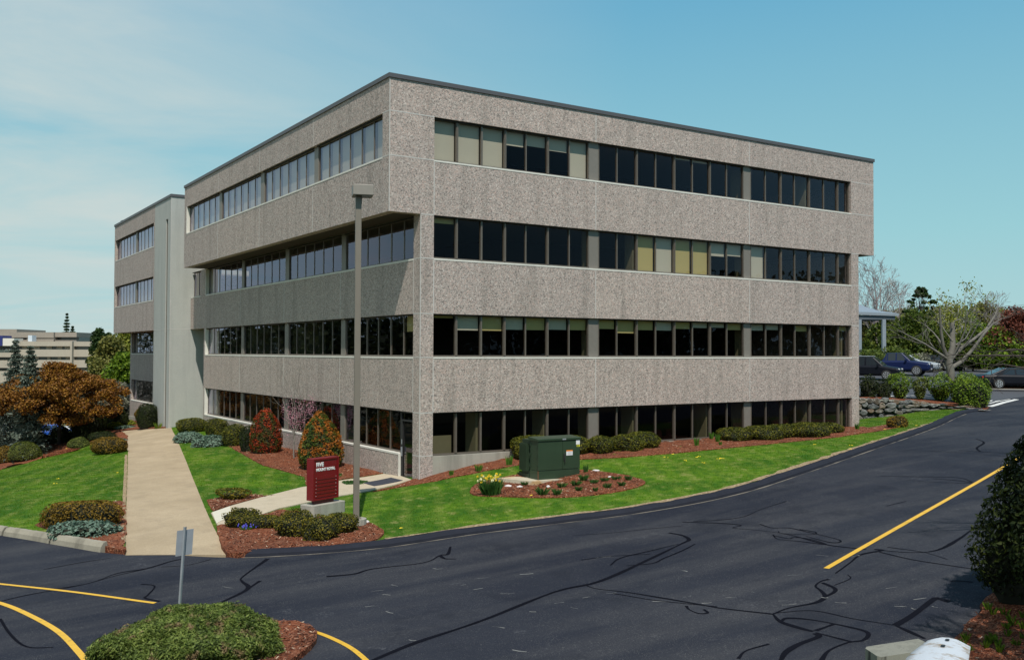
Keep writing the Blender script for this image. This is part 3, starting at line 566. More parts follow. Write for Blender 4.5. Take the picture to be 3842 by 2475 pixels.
m = MB(); m.box(0, T, ty1, 49.88, S[2]+HD, S[3]); m.box(0, T, ty1, 49.88, S[3]+HD, S[4]); m.box(0, T, ty1, 49.88, S[4]+HD, TZ)
for k in (3, 4): m.box(0, T, ty1, 36.5, S[k], S[k]+HD); m.box(0, T, 49.6, 49.88, S[k], S[k]+HD)
m.box(T, 14, 49.6, 49.88, S[2]+HD, TZ); m.box(0+T, x0, ty1, 49.6, S[2]+HD, S[2]+HD+.15)
m.box(x0, x0+T, ty1, 49.88, S[1]+HD, S[2]); m.box(x0, x0+T, ty1, 49.88, -4.95, S[1])
for k in (1, 2): m.box(x0, x0+T, 49.4, 49.88, S[k], S[k]+HD); m.box(x0, x0+T, ty1, 36.6, S[k], S[k]+HD)
m.box(x0+T, 14, 49.6, 49.88, -4.95, S[2]+HD); part(m, 'wing_wall', M['agg'])
part(MB().box(x0-.06, 14, 36.0, 49.94, -8, -4.95), 'wing_base', M['conc'])
m = MB(); m.box(-.05, .2, ty0-.05, 49.93, TZ-.02, TZ+.15); m.box(.2, 8, ty0-.05, ty0+.2, TZ-.02, TZ+.15); m.box(.2, 14, 49.7, 49.93, TZ-.02, TZ+.15); part(m, 'wing_parapet_cap', M['cap'])
part(MB().box(.3, .9, 48.6, 49.3, TZ+.15, TZ+.42), 'roof_vent', M['cap'])
part(MB().box(.3, 14, 32.1, 49.6, TZ-.5, TZ-.4), 'wing_roof', M['dark'])
# joints: thin pale caulk lines
j = .018; P_ = .004
class JB:
    def box(s, *a): part(MB().box(*a), 'panel_joint', M['joint'])
m = JB()
def vj(x, z0, z1): m.box(x-j, x+j, -P_, .01, z0, z1)
def hj(a, b, z): m.box(a, b, -P_, .01, z-j, z+j)
def vjy(X, y, z0, z1): m.box(X-P_, X+.01, y-j, y+j, z0, z1)
def hjy(X, a, b, z): m.box(X-P_, X+.01, a, b, z-j, z+j)
m.box(-.006, .02, -.006, .02, S[3]+HD, ZT-.12); m.box(x0-.006, x0+.02, -.006, .02, -6, S[3]+HD-.02)
for x in (9.45, 18.53):
    vj(x, S[4]+HD, ZT-.11); vj(x, S[3]+HD, S[4]-.05)
    for k in (2, 3): vj(x, S[k-1]+HD, S[k]-.05)
for z_ in (S[4], S[4]+HD): hj(.02, 1.84, z_); hj(25.9, 27.72, z_); hjy(0, .02, .58, z_)
vj(1.84, S[3]+HD, S[4]-.05)
for z_ in (S[3]+HD, S[3], S[2]+HD, S[2], S[1]+HD): hj(x0+.02, 1.84, z_); hj(25.9, x1, z_); hjy(x0, .02, .55, z_)
hj(x0+.02, 1.84, -3.62); hjy(x0, .02, .55, -3.62)
for k in (2, 3): vj(1.84, S[k-1]+HD, S[k]-.05); vjy(x0, .55, S[k-1]+HD, S[k]-.05)
for y in (7.42, 14.42, 21.43):
    vjy(0, y, S[4]+HD, ZT-.11); vjy(0, y, S[3]+HD, S[4]-.05)
    for k in (2, 3): vjy(x0, y, S[k-1]+HD, S[k]-.05)
# white precast sills and bright jamb of each ribbon
m = MB()
for k in (1, 2, 3, 4):
    if k > 1: m.box(1.84, 25.9, -.012, T-.02, S[k]-.05, S[k]+.012)
    X = 0 if k == 4 else x0; a = .58 if k == 4 else (.55 if k > 1 else 1.69); b = 27.95 if k == 4 else 28.28
    m.box(X-.012, X+T-.02, a, b, S[k]-.055, S[k]+.012); m.box(X-.01, X+T-.02, b-.005, b+.06, S[k]+.012, S[k]+HD)
    X = 0 if k > 2 else x0; m.box(X-.012, X+T-.02, 36.5, 49.5, S[k]-.05, S[k]+.012)
m.box(x0-.012, x0+T-.02, 29.45, 31.7, S[3]-.05, S[3]+.012)
part(m, 'sill', M['sill'])
part(MB().box(x0-.02, x0+.1, 1.655, 1.69, -6, S[1]), 'door_jamb_trim', M['sill'])
# window ribbons: each bay between two cover panels is one window with frame, panes and blinds
def window(ax, X, edges, thick, z0, z1, blinds=(), lab=None):
    g0 = X+.21; s0, s1 = edges[0], edges[-1]; gm = MB(); gm.add([(s0+.02, g0, z0+.05), (s1-.02, g0, z0+.05), (s1-.02, g0, z1-.04), (s0+.02, g0, z1-.04)] if ax == 'x' else [(g0, s0+.02, z0+.05), (g0, s1-.02, z0+.05), (g0, s1-.02, z1-.04), (g0, s0+.02, z1-.04)], [(0, 1, 2, 3) if ax == 'x' else (3, 2, 1, 0)])
    wdo = part(gm, 'window', M['glass']); f = MB()
    fbox(f, ax, s0, s1, g0-.05, g0+.06, z0+.012, z0+.075); fbox(f, ax, s0, s1, g0-.05, g0+.06, z1-.055, z1); fbox(f, ax, s0+.01, s1-.01, g0-.14, g0-.051, z1-.05, z1-.003, 1)  # last box: dark strip under the head, reveal shade put into colour
    for i, e in enumerate(edges):
        h = .032 if ax == 'y' and thick[i] else .045 if thick[i] == 2 else (.034 if thick[i] == 1 else .022); a, b = e-h, e+h
        if i == 0: a = s0
        if i == len(edges)-1: b = s1
        fbox(f, ax, a, b, g0-((.075 if thick[i] else .05) if ax == 'x' else .02), g0+.05, z0+.075, z1-.055)
        if thick[i] == 2 and ax == 'x': fbox(f, ax, e-.012, e+.012, g0-.10, g0-.075, z0+.075, z1-.055)
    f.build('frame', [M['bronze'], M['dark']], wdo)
    for i, fr, mt in blinds:
        b = MB(); fbox(b, ax, edges[i]+.05, edges[i+1]-.05, g0+.10, g0+.11, z1-.05-(z1-z0-.13)*fr, z1-.05); b.build('blind', M[mt], wdo)
    return wdo
RE = [[1.84, 2.9, 4., 5.07, 6.07, 7.12, 8.21, 9.2], [9.7, 10.72, 11.8, 12.89, 13.97, 15.07, 16.14, 17.22, 18.3], [18.75, 19.8, 20.85, 21.85, 22.9, 24., 25.05, 25.9]]
RT = [[1, 2, 1, 2, 0, 2, 0, 1], [1, 0, 2, 0, 2, 0, 2, 0, 1], [1, 0, 2, 0, 2, 0, 2, 1]]
B = 'blind'; Y_ = 'blindy'
RB = {(4, 0): [(0, 1, B), (1, 1, B), (2, 1, B), (3, .36, B), (4, .30, B), (5, .34, B), (6, 1, B)], (4, 1): [(4, .05, B), (5, .06, B)], (3, 0): [(0, .13, Y_)],
      (3, 1): [(2, 1, Y_), (3, 1, B), (4, 1, Y_), (5, 1, Y_), (6, .4, B), (7, .36, B)], (3, 2): [(0, 1, B)],
      (2, 0): [(0, .06, Y_), (1, .36, B), (2, .36, Y_), (3, .32, B), (4, .32, Y_), (5, .3, B), (6, .3, Y_)], (2, 1): [(0, .25, Y_), (1, .36, Y_), (2, .26, Y_), (3, .26, B), (4, .2, Y_), (5, .16, B), (6, .14, B), (7, .2, Y_)],
      (2, 2): [(0, .2, B), (1, .17, B), (3, .2, Y_), (6, .15, Y_)], (1, 0): [], }
class CB:
    def box(s, *a): part(MB().box(*a), 'cover_panel', M['mull'])
cover = CB(); inter = MB()
for k in (1, 2, 3, 4):
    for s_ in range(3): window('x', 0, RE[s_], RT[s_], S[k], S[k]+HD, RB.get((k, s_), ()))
    for a, b in ((9.2, 9.7), (18.3, 18.75)): cover.box(a, b, .15, .26, S[k]+.02, S[k]+HD)
LE = [[.55, 1.72, 2.83, 3.97, 5.06, 6.1, 7.2], [7.65, 8.73, 9.84, 10.95, 12.07, 13.15, 14.17], [14.68, 15.7, 16.83, 17.95, 19.07, 20.15, 21.22], [21.65, 22.68, 23.82, 24.95, 26.1, 27.1, 28.28]]
for k in (1, 2, 3, 4):
    X = 0 if k == 4 else x0
    for s_, e in enumerate(LE):
        e = list(e); th = [1, 0, 2, 0, 2, 0, 1]; bl = []
        if s_ == 0 and k == 1: e = e[1:]; th = th[1:]; e[0] = 1.7
        if s_ == 3 and k == 4: e[-1] = 27.95
        if s_ == 3: bl = [(5, 1, B), (4, 1, B)]
        if k == 4: bl = [(i, 1, B) for i in range(6)]
        if k == 2 and s_ == 0: bl = [(0, .4, Y_)]
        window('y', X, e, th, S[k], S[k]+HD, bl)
    for a, b in ((7.2, 7.65), (14.17, 14.68), (21.22, 21.65)): cover.box(X+.15, X+.26, a, b, S[k]+.02, S[k]+HD)
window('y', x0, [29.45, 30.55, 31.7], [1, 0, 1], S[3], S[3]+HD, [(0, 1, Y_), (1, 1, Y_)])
for k in (1, 2, 3, 4):
    X = 0 if k > 2 else x0
    a0, b1 = (36.5, 49.6) if k > 2 else (36.6, 49.4)
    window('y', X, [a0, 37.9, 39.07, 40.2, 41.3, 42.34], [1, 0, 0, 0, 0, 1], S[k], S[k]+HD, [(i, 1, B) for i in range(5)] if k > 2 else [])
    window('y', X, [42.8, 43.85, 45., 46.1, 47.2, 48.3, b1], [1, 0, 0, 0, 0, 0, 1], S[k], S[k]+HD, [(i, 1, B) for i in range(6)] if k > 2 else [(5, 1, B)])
    cover.box(X+.15, X+.26, 42.34, 42.8, S[k]+.02, S[k]+HD)
# rooms behind the glass
for k in (1, 2, 3, 4):
    a = .3 if k == 4 else x0+T+.02; b = 27.4 if k == 4 else x1-T-.02
    inter.box(a, b, .38, 28.1, S[k]-1.0, S[k]-.9, 1); inter.box(a, b, .38, 28.1, S[k]+HD+.25, S[k]+HD+.3, 2); inter.box(a+7, b-.5, 7, 7.1, S[k]-.9, S[k]+HD+.25, 0); inter.box(a+7, a+7.1, 7.1, 28, S[k]-.9, S[k]+HD+.25, 0)
    inter.box(.4, 8, 36.4, 36.5, S[k]-1, S[k]+HD, 0) if k > 2 else None; inter.box(6, 6.1, 32.2, 49.4, -5, 9.5, 0) if k == 1 else None
    for x in (3.96, 7.12, 9.45, 11.8, 16.14, 18.53, 22.9, 25.6):
        if (k == 1) or (k == 2 and x in (9.45, 18.53, 25.6)) or (k == 3 and x in (9.45, 11.8, 18.53)) or (k == 4 and x in (9.45, 18.53, 22.9)): inter.box(x-.05, x+.05, .38, 1.15 if k in (1, 4) else .9, S[k]-.9, S[k]+HD+.25, 3)
    for y in (14.4, 21.4): inter.box(a+.1, a+1.8, y-.05, y+.05, S[k]-.9, S[k]+HD+.25, 3)
part(inter, 'interior', [M['dark'], M['carpet'], M['ceil'], M['part']])
part(MB().box(1.9, 2.85, .40, .44, S[1]-.05, S[1]+.72), 'window_board', M['part'])
# corner entrance door
m = MB(); gx = x0+.12; m.add([(gx, .62, -4.6), (gx, 1.64, -4.6), (gx, 1.64, S[1]+HD-.04), (gx, .62, S[1]+HD-.04)], [(3, 2, 1, 0)]); door = part(m, 'door', M['glass']); f = MB()
for a, b, c, d_ in ((.55, .63, -4.68, S[1]+HD), (1.61, 1.69, -4.68, S[1]+HD), (.63, 1.61, S[1]+HD-.06, S[1]+HD), (.63, 1.61, -2.42, -2.36), (.63, 1.61, -4.68, -4.5), (.63, .71, -4.5, -2.42), (1.53, 1.61, -4.5, -2.42)): f.box(gx-.05, gx+.04, a, b, c, d_)
f.build('frame', M['blacks'], door); MB().box(gx-.1, gx-.05, 1.52, 1.56, -3.75, -3.4).build('handle', M['alum'], door)
MB().box(gx-.06, gx-.05, 1.54, 1.60, -3.3, -3.12).build('lock', M['alum'], door)
mm_ = sheet('door_mat', [np.array(p) for p in G((1363, 1825), (1467, 1805), (1511, 1816), (1404, 1837))], LOFF+.052, M['mat'], .5, kind=None, label='dark grey rubber mat on the path outside the corner door', cat='door mat', skirt=.02)
# ------------------------------------------------------------------ plant builders
def wob(n=7, amp=.06):
    K = rng.normal(0, 1, (n, 3))*rng.uniform(1.5, 4.5, (n, 1)); ph = rng.uniform(0, 2*PI, n); am = rng.uniform(.4, 1, n)*amp
    return lambda U: 1+np.sum(np.sin(U@K.T+ph)*am, axis=1)/math.sqrt(n)*1.6
def prof(kind):
    t = np.linspace(0, 1, 60)
    if kind == 'clip': r = np.where(t < .45, .80+.20*np.sin(np.clip(t/.45, 0, 1)*PI/2), (1-np.clip((t-.45)/.55, 0, 1)**2.6)**(1/2.1))
    elif kind == 'dome': r = np.where(t < .2, .93+.07*t/.2, (1-np.clip((t-.2)/.8, 0, 1)**2.1)**(1/2.))
    elif kind == 'egg': r = np.where(t < .22, .84+.16*np.sin(np.clip(t/.22, 0, 1)*PI/2), (1-np.clip((t-.22)/.78, 0, 1)**1.9)**(.72))
    elif kind == 'cone': r = np.where(t < .12, .85+.15*t/.12, (1-np.clip((t-.12)/.88, 0, 1)**1.25)**.95)
    elif kind == 'column': r = np.where(t < .3, .78+.22*t/.3, (1-np.clip((t-.3)/.7, 0, 1)**4)**.5)
    elif kind == 'vase': r = np.where(t < .6, .35+.65*np.clip(t/.6, 0, 1)**.8, (1-np.clip((t-.6)/.4, 0, 1)**2.2)**.5)
    elif kind == 'flat': r = (1-t**2.4)**.5
    return t, np.maximum(r, 0)
def leaves(P, N, size, jn=.8, el=1.6, up_=0., fold=True):
    n = len(P); N = N+rng.normal(0, jn, (n, 3)); N[:, 2] += up_; N /= np.linalg.norm(N, axis=1)[:, None]+1e-9
    A = np.cross(N, rng.normal(0, 1, (n, 3))); A /= np.linalg.norm(A, axis=1)[:, None]+1e-9; Bv = np.cross(N, A); s_ = size*rng.uniform(.6, 1.35, (n, 1)) if np.isscalar(size) else size[:, None]*rng.uniform(.6, 1.35, (n, 1))
    return np.stack([P-A*s_*el*.5, P-Bv*s_*.5+N*s_*.12, P+A*s_*el*.5, P+Bv*s_*.5+N*s_*.12], 1).reshape(-1, 3)
def shell(kind, a, b, h, n, jit=.10, amp=.07, bulge=None):
    t, r = prof(kind); seg = np.hypot(np.diff(t)*h, np.diff(r)*(a+b)/2); area = seg*((r[1:]+r[:-1])/2+.03); cdf = np.r_[0, np.cumsum(area)]/area.sum()
    u = np.interp(rng.uniform(0, 1, n), cdf, np.arange(60)); tt = np.interp(u, np.arange(60), t); rr = np.interp(u, np.arange(60), r); sl = np.gradient(r, t*h+1e-9)
    ph = rng.uniform(0, 2*PI, n); nz_ = -np.clip(np.interp(u, np.arange(60), sl), -9, 9)*(a+b)/2
    U = np.c_[rr*np.cos(ph), rr*np.sin(ph), tt*1.2]; W = (bulge or wob(7, amp))(U)*(1-np.abs(rng.normal(0, jit, n))); P = np.c_[a*rr*np.cos(ph)*W, b*rr*np.sin(ph)*W, h*(.04+tt*.96*(W*.5+.5))]
    N = np.c_[np.cos(ph)/a, np.sin(ph)/b, nz_/((a+b)/2)*1.]; N /= np.linalg.norm(N, axis=1)[:, None]; return P, N
def core_mesh(kind, a, b, h, k=.86, bulge=None, na=20, nt_=12):
    t, r = prof(kind); V = []
    for i in range(nt_):
        ti = i/(nt_-1); ri = np.interp(ti, t, r)
        for q in range(na):
            p = 2*PI*q/na; U = np.array([[ri*math.cos(p), ri*math.sin(p), ti*1.2]]); w_ = float((bulge or (lambda u: np.ones(1)))(U)[0]); V.append((a*ri*k*w_*math.cos(p), b*ri*k*w_*math.sin(p), h*ti*k*(w_*.5+.5)))
    F_ = [(i*na+q, i*na+(q+1) % na, (i+1)*na+(q+1) % na, (i+1)*na+q) for i in range(nt_-1) for q in range(na)]; return np.array(V), np.array(F_)
def bush_mesh(name, kind, a, b, h, mat, leaf=.05, dens=1., amp=.07, jit=.09, k=.88, el=1.6, corem=None):
    bl = wob(8, amp); area = PI*(a+b)*h+PI*a*b; n = int(min(26000, max(500, area/(leaf*leaf)*1.15*dens))); P, N = shell(kind, a, b, h, n, jit, amp, bl)
    Vl = leaves(P, N, leaf, .65, el, .25); Vc, Fc = core_mesh(kind, a, b, h, k, bl); nl = len(Vl)//4
    V = np.r_[Vl, Vc]; F_ = np.r_[np.arange(nl*4).reshape(-1, 4), Fc+len(Vl)]; mi = np.r_[np.zeros(nl, int), np.ones(len(Fc), int)]
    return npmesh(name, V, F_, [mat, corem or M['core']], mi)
NB = [0]
def bush(x0, x1, yt, yb, kind, mat, label, cat='shrub', group=None, name='shrub', f=TA, off=LOFF, leaf=.042, asp=.85, rot=None, hs=1., dens=1., amp=.07, jit=.09, stems=False, lift=0., k=.88, corem=None):
    w5 = (x1-x0)*.03; x0 -= w5; x1 += w5; hh5 = (yb-yt) if kind != 'flat' else 0; yt -= hh5*.05; yb += hh5*.03; cx = (x0+x1)/2; g0 = ghit(cx, yb, f); d0 = depth(*g0[:2]); a = (x1-x0)/2/FPX*d0; b = a*asp; gc = g0[:2]+H0*b*.8; dc = d0+b*.8
    sc_ = dc/d0; a *= sc_; z0 = gz(gc[0], gc[1], f)+off; dr = ray(cx, yt); zt = CAM[2]+dr[2]/(dr[:2]@H0)*(dc+b*.1); h = max(.12, (zt-z0)*hs*(1.06 if kind != 'flat' else 1))
    lat = (cx-1921)/FPX*dc; gc = ld(lat, dc)
    o = empty(name, (gc[0], gc[1], z0-.04), -YAW+(rot if rot is not None else 0), label, cat, group)
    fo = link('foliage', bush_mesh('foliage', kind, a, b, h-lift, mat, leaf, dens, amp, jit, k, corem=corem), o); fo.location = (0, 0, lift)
    if stems:
        m = MB()
        for q in range(7):
            t_ = rng.uniform(0, 2*PI); m.tube([(math.cos(t_)*a*.12, math.sin(t_)*b*.12, 0), (math.cos(t_)*a*.3, math.sin(t_)*b*.3, h*.3), (math.cos(t_)*a*.5, math.sin(t_)*b*.5, h*.62)], [.022, .016, .01], 5)
        m.build('stem', M['bark'], o)
    return o
# clipped shrubs and mounds (pixel column range and top / base rows of the photo -> true place and size on the ground)
bush(171, 463, 1880, 1994, 'clip', L['rusty'], 'long low olive and rust shrub on the bed left of the walkway mouth', 'shrub', asp=.45, amp=.09, leaf=.042)
bush(347, 485, 1641, 1709, 'clip', L['rusty'], 'rounded rust brown shrub at the lawn edge beside the walkway bend', 'shrub', asp=.7)
bush(262, 342, 1640, 1687, 'dome', L['mound'], 'small smooth green mound on the mulch left of the rust brown rounded shrub', 'shrub', asp=.8)
bush(342, 437, 1618, 1660, 'dome', L['darkg'], 'dark low mound in tree shade behind the rust brown rounded shrub', 'shrub')
bush(40, 157, 1660, 1735, 'dome', L['mound'], 'large pale green tilted mound on the slope at far left', 'shrub', asp=.8)
bush(-20, 66, 1675, 1742, 'dome', L['rusty'], 'reddish brown mound cut by the left photo edge beside the pale green mound', 'shrub')
bush(18, 76, 1657, 1690, 'dome', L['green'], 'little green mound peeping above the reddish brown mound', 'shrub')
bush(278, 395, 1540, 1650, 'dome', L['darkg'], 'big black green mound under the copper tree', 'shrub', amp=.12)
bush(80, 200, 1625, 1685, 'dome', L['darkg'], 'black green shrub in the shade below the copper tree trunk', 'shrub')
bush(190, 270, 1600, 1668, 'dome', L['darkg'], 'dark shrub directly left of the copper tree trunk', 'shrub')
bush(395, 486, 1508, 1606, 'cone', L['darkg'], 'pointed dark evergreen cone left of the office wing', 'shrub')
bush(402, 470, 1582, 1616, 'dome', L['lime'], 'yellow green mound at the foot of the pointed dark cone', 'shrub'); bush(436, 514, 1572, 1602, 'dome', L['lime'], 'yellow green mound between the pointed dark cone and the tall dark column', 'shrub')
bush(508, 556, 1536, 1590, 'vase', L['rusty'], 'loose bronze shrub against the base of the office wing', 'shrub', k=.5)
bush(521, 596, 1518, 1610, 'column', L['darkg'], 'round topped dark evergreen column beside the stair tower', 'shrub')
J = 'juniper'
bush(440, 522, 1594, 1613, 'flat', L['blue'], 'thin strip of blue juniper below the yellow green mounds', J, name='juniper', leaf=.06); bush(433, 482, 1641, 1662, 'flat', L['blue'], 'small patch of blue juniper behind the rounded shrub beside the walkway', J, name='juniper', leaf=.06)
bush(190, 455, 1950, 2034, 'flat', L['blue'], 'spreading blue juniper mat hanging over the left concrete kerb', J, name='juniper', leaf=.07, asp=.7, amp=.12)
bush(652, 780, 1616, 1668, 'flat', L['blue'], 'blue green juniper mat at the walkway top near the stair tower', J, name='juniper', leaf=.07, amp=.12); bush(735, 858, 1632, 1684, 'flat', L['blue'], 'blue green juniper mat in front of the second clipped yew', J, name='juniper', leaf=.07, amp=.12)
GY = 'clipped yews along the shaded facade'
bush(667, 779, 1569, 1628, 'clip', L['yew'], 'first clipped yew beside the foot of the stair tower', 'yew bush', GY, name='yew_bush'); bush(772, 861, 1574, 1646, 'clip', L['yew'], 'second clipped yew from the stair tower', 'yew bush', GY, name='yew_bush')
bush(841, 930, 1596, 1680, 'clip', L['yew'], 'clipped yew behind the red orange cone shrub', 'yew bush', GY, name='yew_bush'); bush(905, 970, 1604, 1700, 'clip', L['darkg'], 'narrow dark yew squeezed against the left side of the red orange cone shrub', 'yew bush', GY, name='yew_bush')
bush(942, 1060, 1543, 1706, 'egg', L['redcone'], 'red topped cone shaped shrub left of the pink tree', 'shrub', leaf=.045, asp=.9)
bush(1122, 1284, 1554, 1768, 'egg', L['orange'], 'tall egg shaped shrub mottled orange and green behind the red sign', 'shrub', leaf=.05, asp=.9)
bush(823, 946, 1830, 1888, 'vase', L['azalea'], 'lone small olive shrub on the mulch corner beside the walkway', 'shrub', stems=True, k=.6, leaf=.045)
GA = 'olive shrubs in the bed below the red sign'
bush(852, 978, 1910, 1993, 'clip', L['azalea'], 'leftmost olive shrub of the bed below the red sign', 'shrub', GA, leaf=.036, amp=.13, jit=.14); bush(912, 1072, 1928, 1998, 'clip', L['azalea'], 'second olive shrub of the bed, behind the blue flowers', 'shrub', GA, leaf=.036, amp=.13, jit=.14, asp=.6)
bush(1036, 1198, 1922, 2027, 'clip', L['azalea'], 'olive shrub in the middle of the row in front of the sign base', 'shrub', GA, leaf=.036, amp=.13, jit=.14); bush(1143, 1268, 1938, 2044, 'clip', L['azalea'], 'olive shrub nearest to the road below the red sign', 'shrub', GA, leaf=.036, amp=.13, jit=.14)
bush(1222, 1348, 1926, 2014, 'clip', L['azalea'], 'rightmost olive shrub of the row touching the lamp pole foot', 'shrub', GA, leaf=.036, amp=.13, jit=.14)
GT = 'clipped yews behind the green cabinet'
for q, lb in (((1922, 2081, 1635, 1735), 'leftmost clipped yew behind the green cabinet, partly hidden by it'), ((2062, 2224, 1637, 1716), 'clipped yew peeping over the top of the green cabinet'), ((2205, 2304, 1635, 1712), 'clipped yew just right of the green cabinet'), ((2284, 2418, 1630, 1703), 'bulging clipped yew second from the right end behind the cabinet'), ((2341, 2475, 1619, 1691), 'rightmost and largest rounded yew of the row behind the cabinet')):
    bush(*q, 'clip', L['yew'], lb, 'yew bush', GT, name='yew_bush', off=LOFF+.03)
GR = 'clipped yews below the right end windows'
for q, lb in (((2688, 2832, 1604, 1663), 'leftmost clipped yew below the right end windows beside bulb leaves'), ((2788, 2938, 1597, 1661), 'second clipped yew from the left below the right end windows'), ((2869, 2999, 1592, 1652), 'middle clipped yew of the five below the right end windows'), ((2957, 3114, 1586, 1650), 'broadest clipped yew, fourth of the five below the right end windows'), ((3043, 3164, 1584, 1634), 'last clipped yew of the five toward the building corner')):
    bush(*q, 'clip', L['yew'], lb, 'yew bush', GR, name='yew_bush', off=LOFF+.03)
bush(3327, 3399, 1561, 1611, 'clip', L['rusty'], 'single round green and brown shrub on the grass below the stone wall', 'shrub')
GH = 'hedge bushes on top of the stone wall'; 
for q, kd, mt, lb, st in (((3226, 3290, 1415, 1490), 'clip', 'darkg', 'dark hedge bush touching the building corner', 0), ((3286, 3343, 1422, 1492), 'clip', 'darkg', 'narrow dark hedge bush second from the building corner', 0), ((3334, 3418, 1404, 1497), 'vase', 'green', 'bright green vase shaped hedge bush with bare feet', 1),
    ((3420, 3477, 1415, 1499), 'vase', 'mound', 'thin see-through hedge bush, smallest of the row', 1), ((3478, 3582, 1409, 1506), 'vase', 'green', 'wide green hedge bush in front of the bare tree trunk', 1), ((3568, 3680, 1406, 1512), 'clip', 'green', 'tall green hedge bush behind the end bush', 1), ((3590, 3714, 1424, 1530), 'clip', 'green', 'big spreading green hedge bush at the right end of the wall', 1)):
    bush(*q, kd, L[mt], lb, 'hedge bush', GH, name='hedge_bush', f=TB, off=.05, leaf=.07, stems=bool(st), amp=.13, jit=.15, k=.55 if kd == 'vase' else .8, dens=.8)
# shaded arborvitae at the right frame edge
g_ = ld(10.35, 17.6); o = empty('arborvitae', (g_[0], g_[1], gz(*g_)+.1), 0, 'tall dark arborvitae in shade at the right edge above the mulch bank', 'shrub')
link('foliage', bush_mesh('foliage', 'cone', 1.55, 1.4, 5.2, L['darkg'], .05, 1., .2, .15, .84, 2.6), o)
# island juniper dome
o = empty('juniper', (ic[0], ic[1], gz(*ic)+.1), -YAW, 'broad sunlit juniper dome filling the traffic island around the leaning sign', 'juniper')
bl = wob(12, .10); bl = wob(14, .13); P, N = shell('flat', 1.42, 1.3, .72, 60000, .07, .1, bl); Vl = leaves(P+N*np.abs(rng.normal(0, .028, (len(P), 1))), N, .024, 1., 3.2, .6); Vc, Fc = core_mesh('flat', 1.42, 1.3, .72, .88, bl, 30, 14)
link('foliage', npmesh('foliage', np.r_[Vl, Vc], np.r_[np.arange(len(Vl)).reshape(-1, 4), Fc+len(Vl)], [L['juniper'], M['core']], np.r_[np.zeros(len(Vl)//4, int), np.ones(len(Fc), int)]), o).location = (-.12, .0, 0)
# small tufts
def tuft(px, py, w, h, n, mat, label, cat='plant', name='grass_tuft', group=None, f=TA, off=LOFF+.03, spread=.5, wd=.014):
    p = ghit(px, py, f); z = gz(p[0], p[1], f)+off; d = depth(*p[:2]); W = w/FPX*d/2; Hh = h/FPX*d
    a = rng.uniform(0, 2*PI, n); r = np.sqrt(rng.uniform(0, 1, n))*W*.55; bx, by = r*np.cos(a), r*np.sin(a); hh = Hh*rng.uniform(.6, 1.05, n); out = W*spread*rng.uniform(.3, 1.1, n); ta = rng.uniform(0, 2*PI, n)
    V = np.zeros((n, 4, 3)); wv = wd*rng.uniform(.7, 1.2, n); cx, sx = np.cos(ta), np.sin(ta)
    V[:, 0] = np.c_[bx-cx*wv, by-sx*wv, 0*a-.02]; V[:, 1] = np.c_[bx+cx*wv, by+sx*wv, 0*a-.02]; mx, my = bx+np.cos(a)*out*.4, by+np.sin(a)*out*.4
    V[:, 2] = np.c_[bx+np.cos(a)*out, by+np.sin(a)*out, hh]; V[:, 3] = np.c_[mx-cx*wv, my-sx*wv, hh*.6]
    o = link(name, npmesh(name, V.reshape(-1, 3), np.arange(n*4).reshape(-1, 4), mat)); o.location = (p[0], p[1], z); return tag(o, label, cat, group)
GB = 'bulb leaf clumps in the bed along the front'
for q, lb in (((1693, 1795, 22, 20), 'tiny bulb leaf clump nearest the corner door'), ((1797, 1778, 38, 26), 'bulb leaf clump second from the corner door'), ((1910, 1757, 34, 38), 'tall bulb leaf clump left of the green cabinet'), ((2614, 1682, 24, 32), 'upright bulb leaf clump alone between the two yew rows'), ((2669, 1656, 22, 26), 'bulb leaf clump against the window sill by the right yews'), ((2692, 1668, 24, 34), 'bulb leaf clump touching the leftmost right hand yew'), ((2703, 1680, 16, 14), 'small bulb leaf clump low in the mulch in front of the right yews'), ((3216, 1620, 26, 26), 'bulb leaf clump at the far right building corner')):
    tuft(*q, 60, L['spike'], lb, 'plant', 'bulb_plant', GB)
tuft(2198, 1783, 26, 30, 30, L['cover'], 'dark drooping bulb plant at the right side of the green cabinet', 'plant', 'bulb_plant', None, wd=.02)
GC = 'green tufts in the bed around the cabinet'
for q, lb in (((2037, 1870, 46, 30), 'largest green tuft below the front corner of the green cabinet'), ((2090, 1870, 34, 24), 'green tuft right of the largest one below the cabinet'), ((2107, 1841, 34, 18), 'low tuft touching the concrete pad front edge'), ((2160, 1833, 40, 18), 'tuft at the right front corner of the concrete pad'), ((2172, 1854, 26, 16), 'small tuft midway down the cabinet bed'), ((2228, 1826, 30, 14), 'flat tuft right of the concrete pad'), ((2268, 1818, 32, 14), 'flat tuft further right of the pad'), ((2280, 1843, 30, 18), 'round tuft in the right half of the cabinet bed'), ((2235, 1857, 18, 16), 'little tuft low in the right half of the cabinet bed'), ((2312, 1811, 32, 12), 'wide tuft near the right rim of the cabinet bed'), ((2358, 1813, 26, 16), 'tuft at the right tip of the cabinet bed'), ((2332, 1836, 26, 16), 'tuft below the right tip of the cabinet bed'), ((2190, 1815, 34, 22), 'pale tuft beside the cabinet base right side'), ((1967, 1832, 24, 12), 'tiny tuft left of the pad front corner')):
    tuft(*q, 90, L['cover'], lb, 'plant', 'grass_tuft', GC, spread=1.0, wd=.012)
tuft(592, 1612, 40, 22, 60, L['green'], 'green bulb leaves at the foot of the stair tower', 'plant', 'bulb_plant')
bush(1275, 1404, 1790, 1830, 'flat', L['cover'], 'green ground cover patch between the egg shaped shrub and the side path', 'ground cover', name='ground_cover_plant', leaf=.06, amp=.2, hs=.6)
bush(1215, 1300, 1770, 1800, 'flat', L['cover'], 'ground cover patch behind the red sign at the shrub foot', 'ground cover', name='ground_cover_plant', leaf=.06, amp=.2, hs=.6)
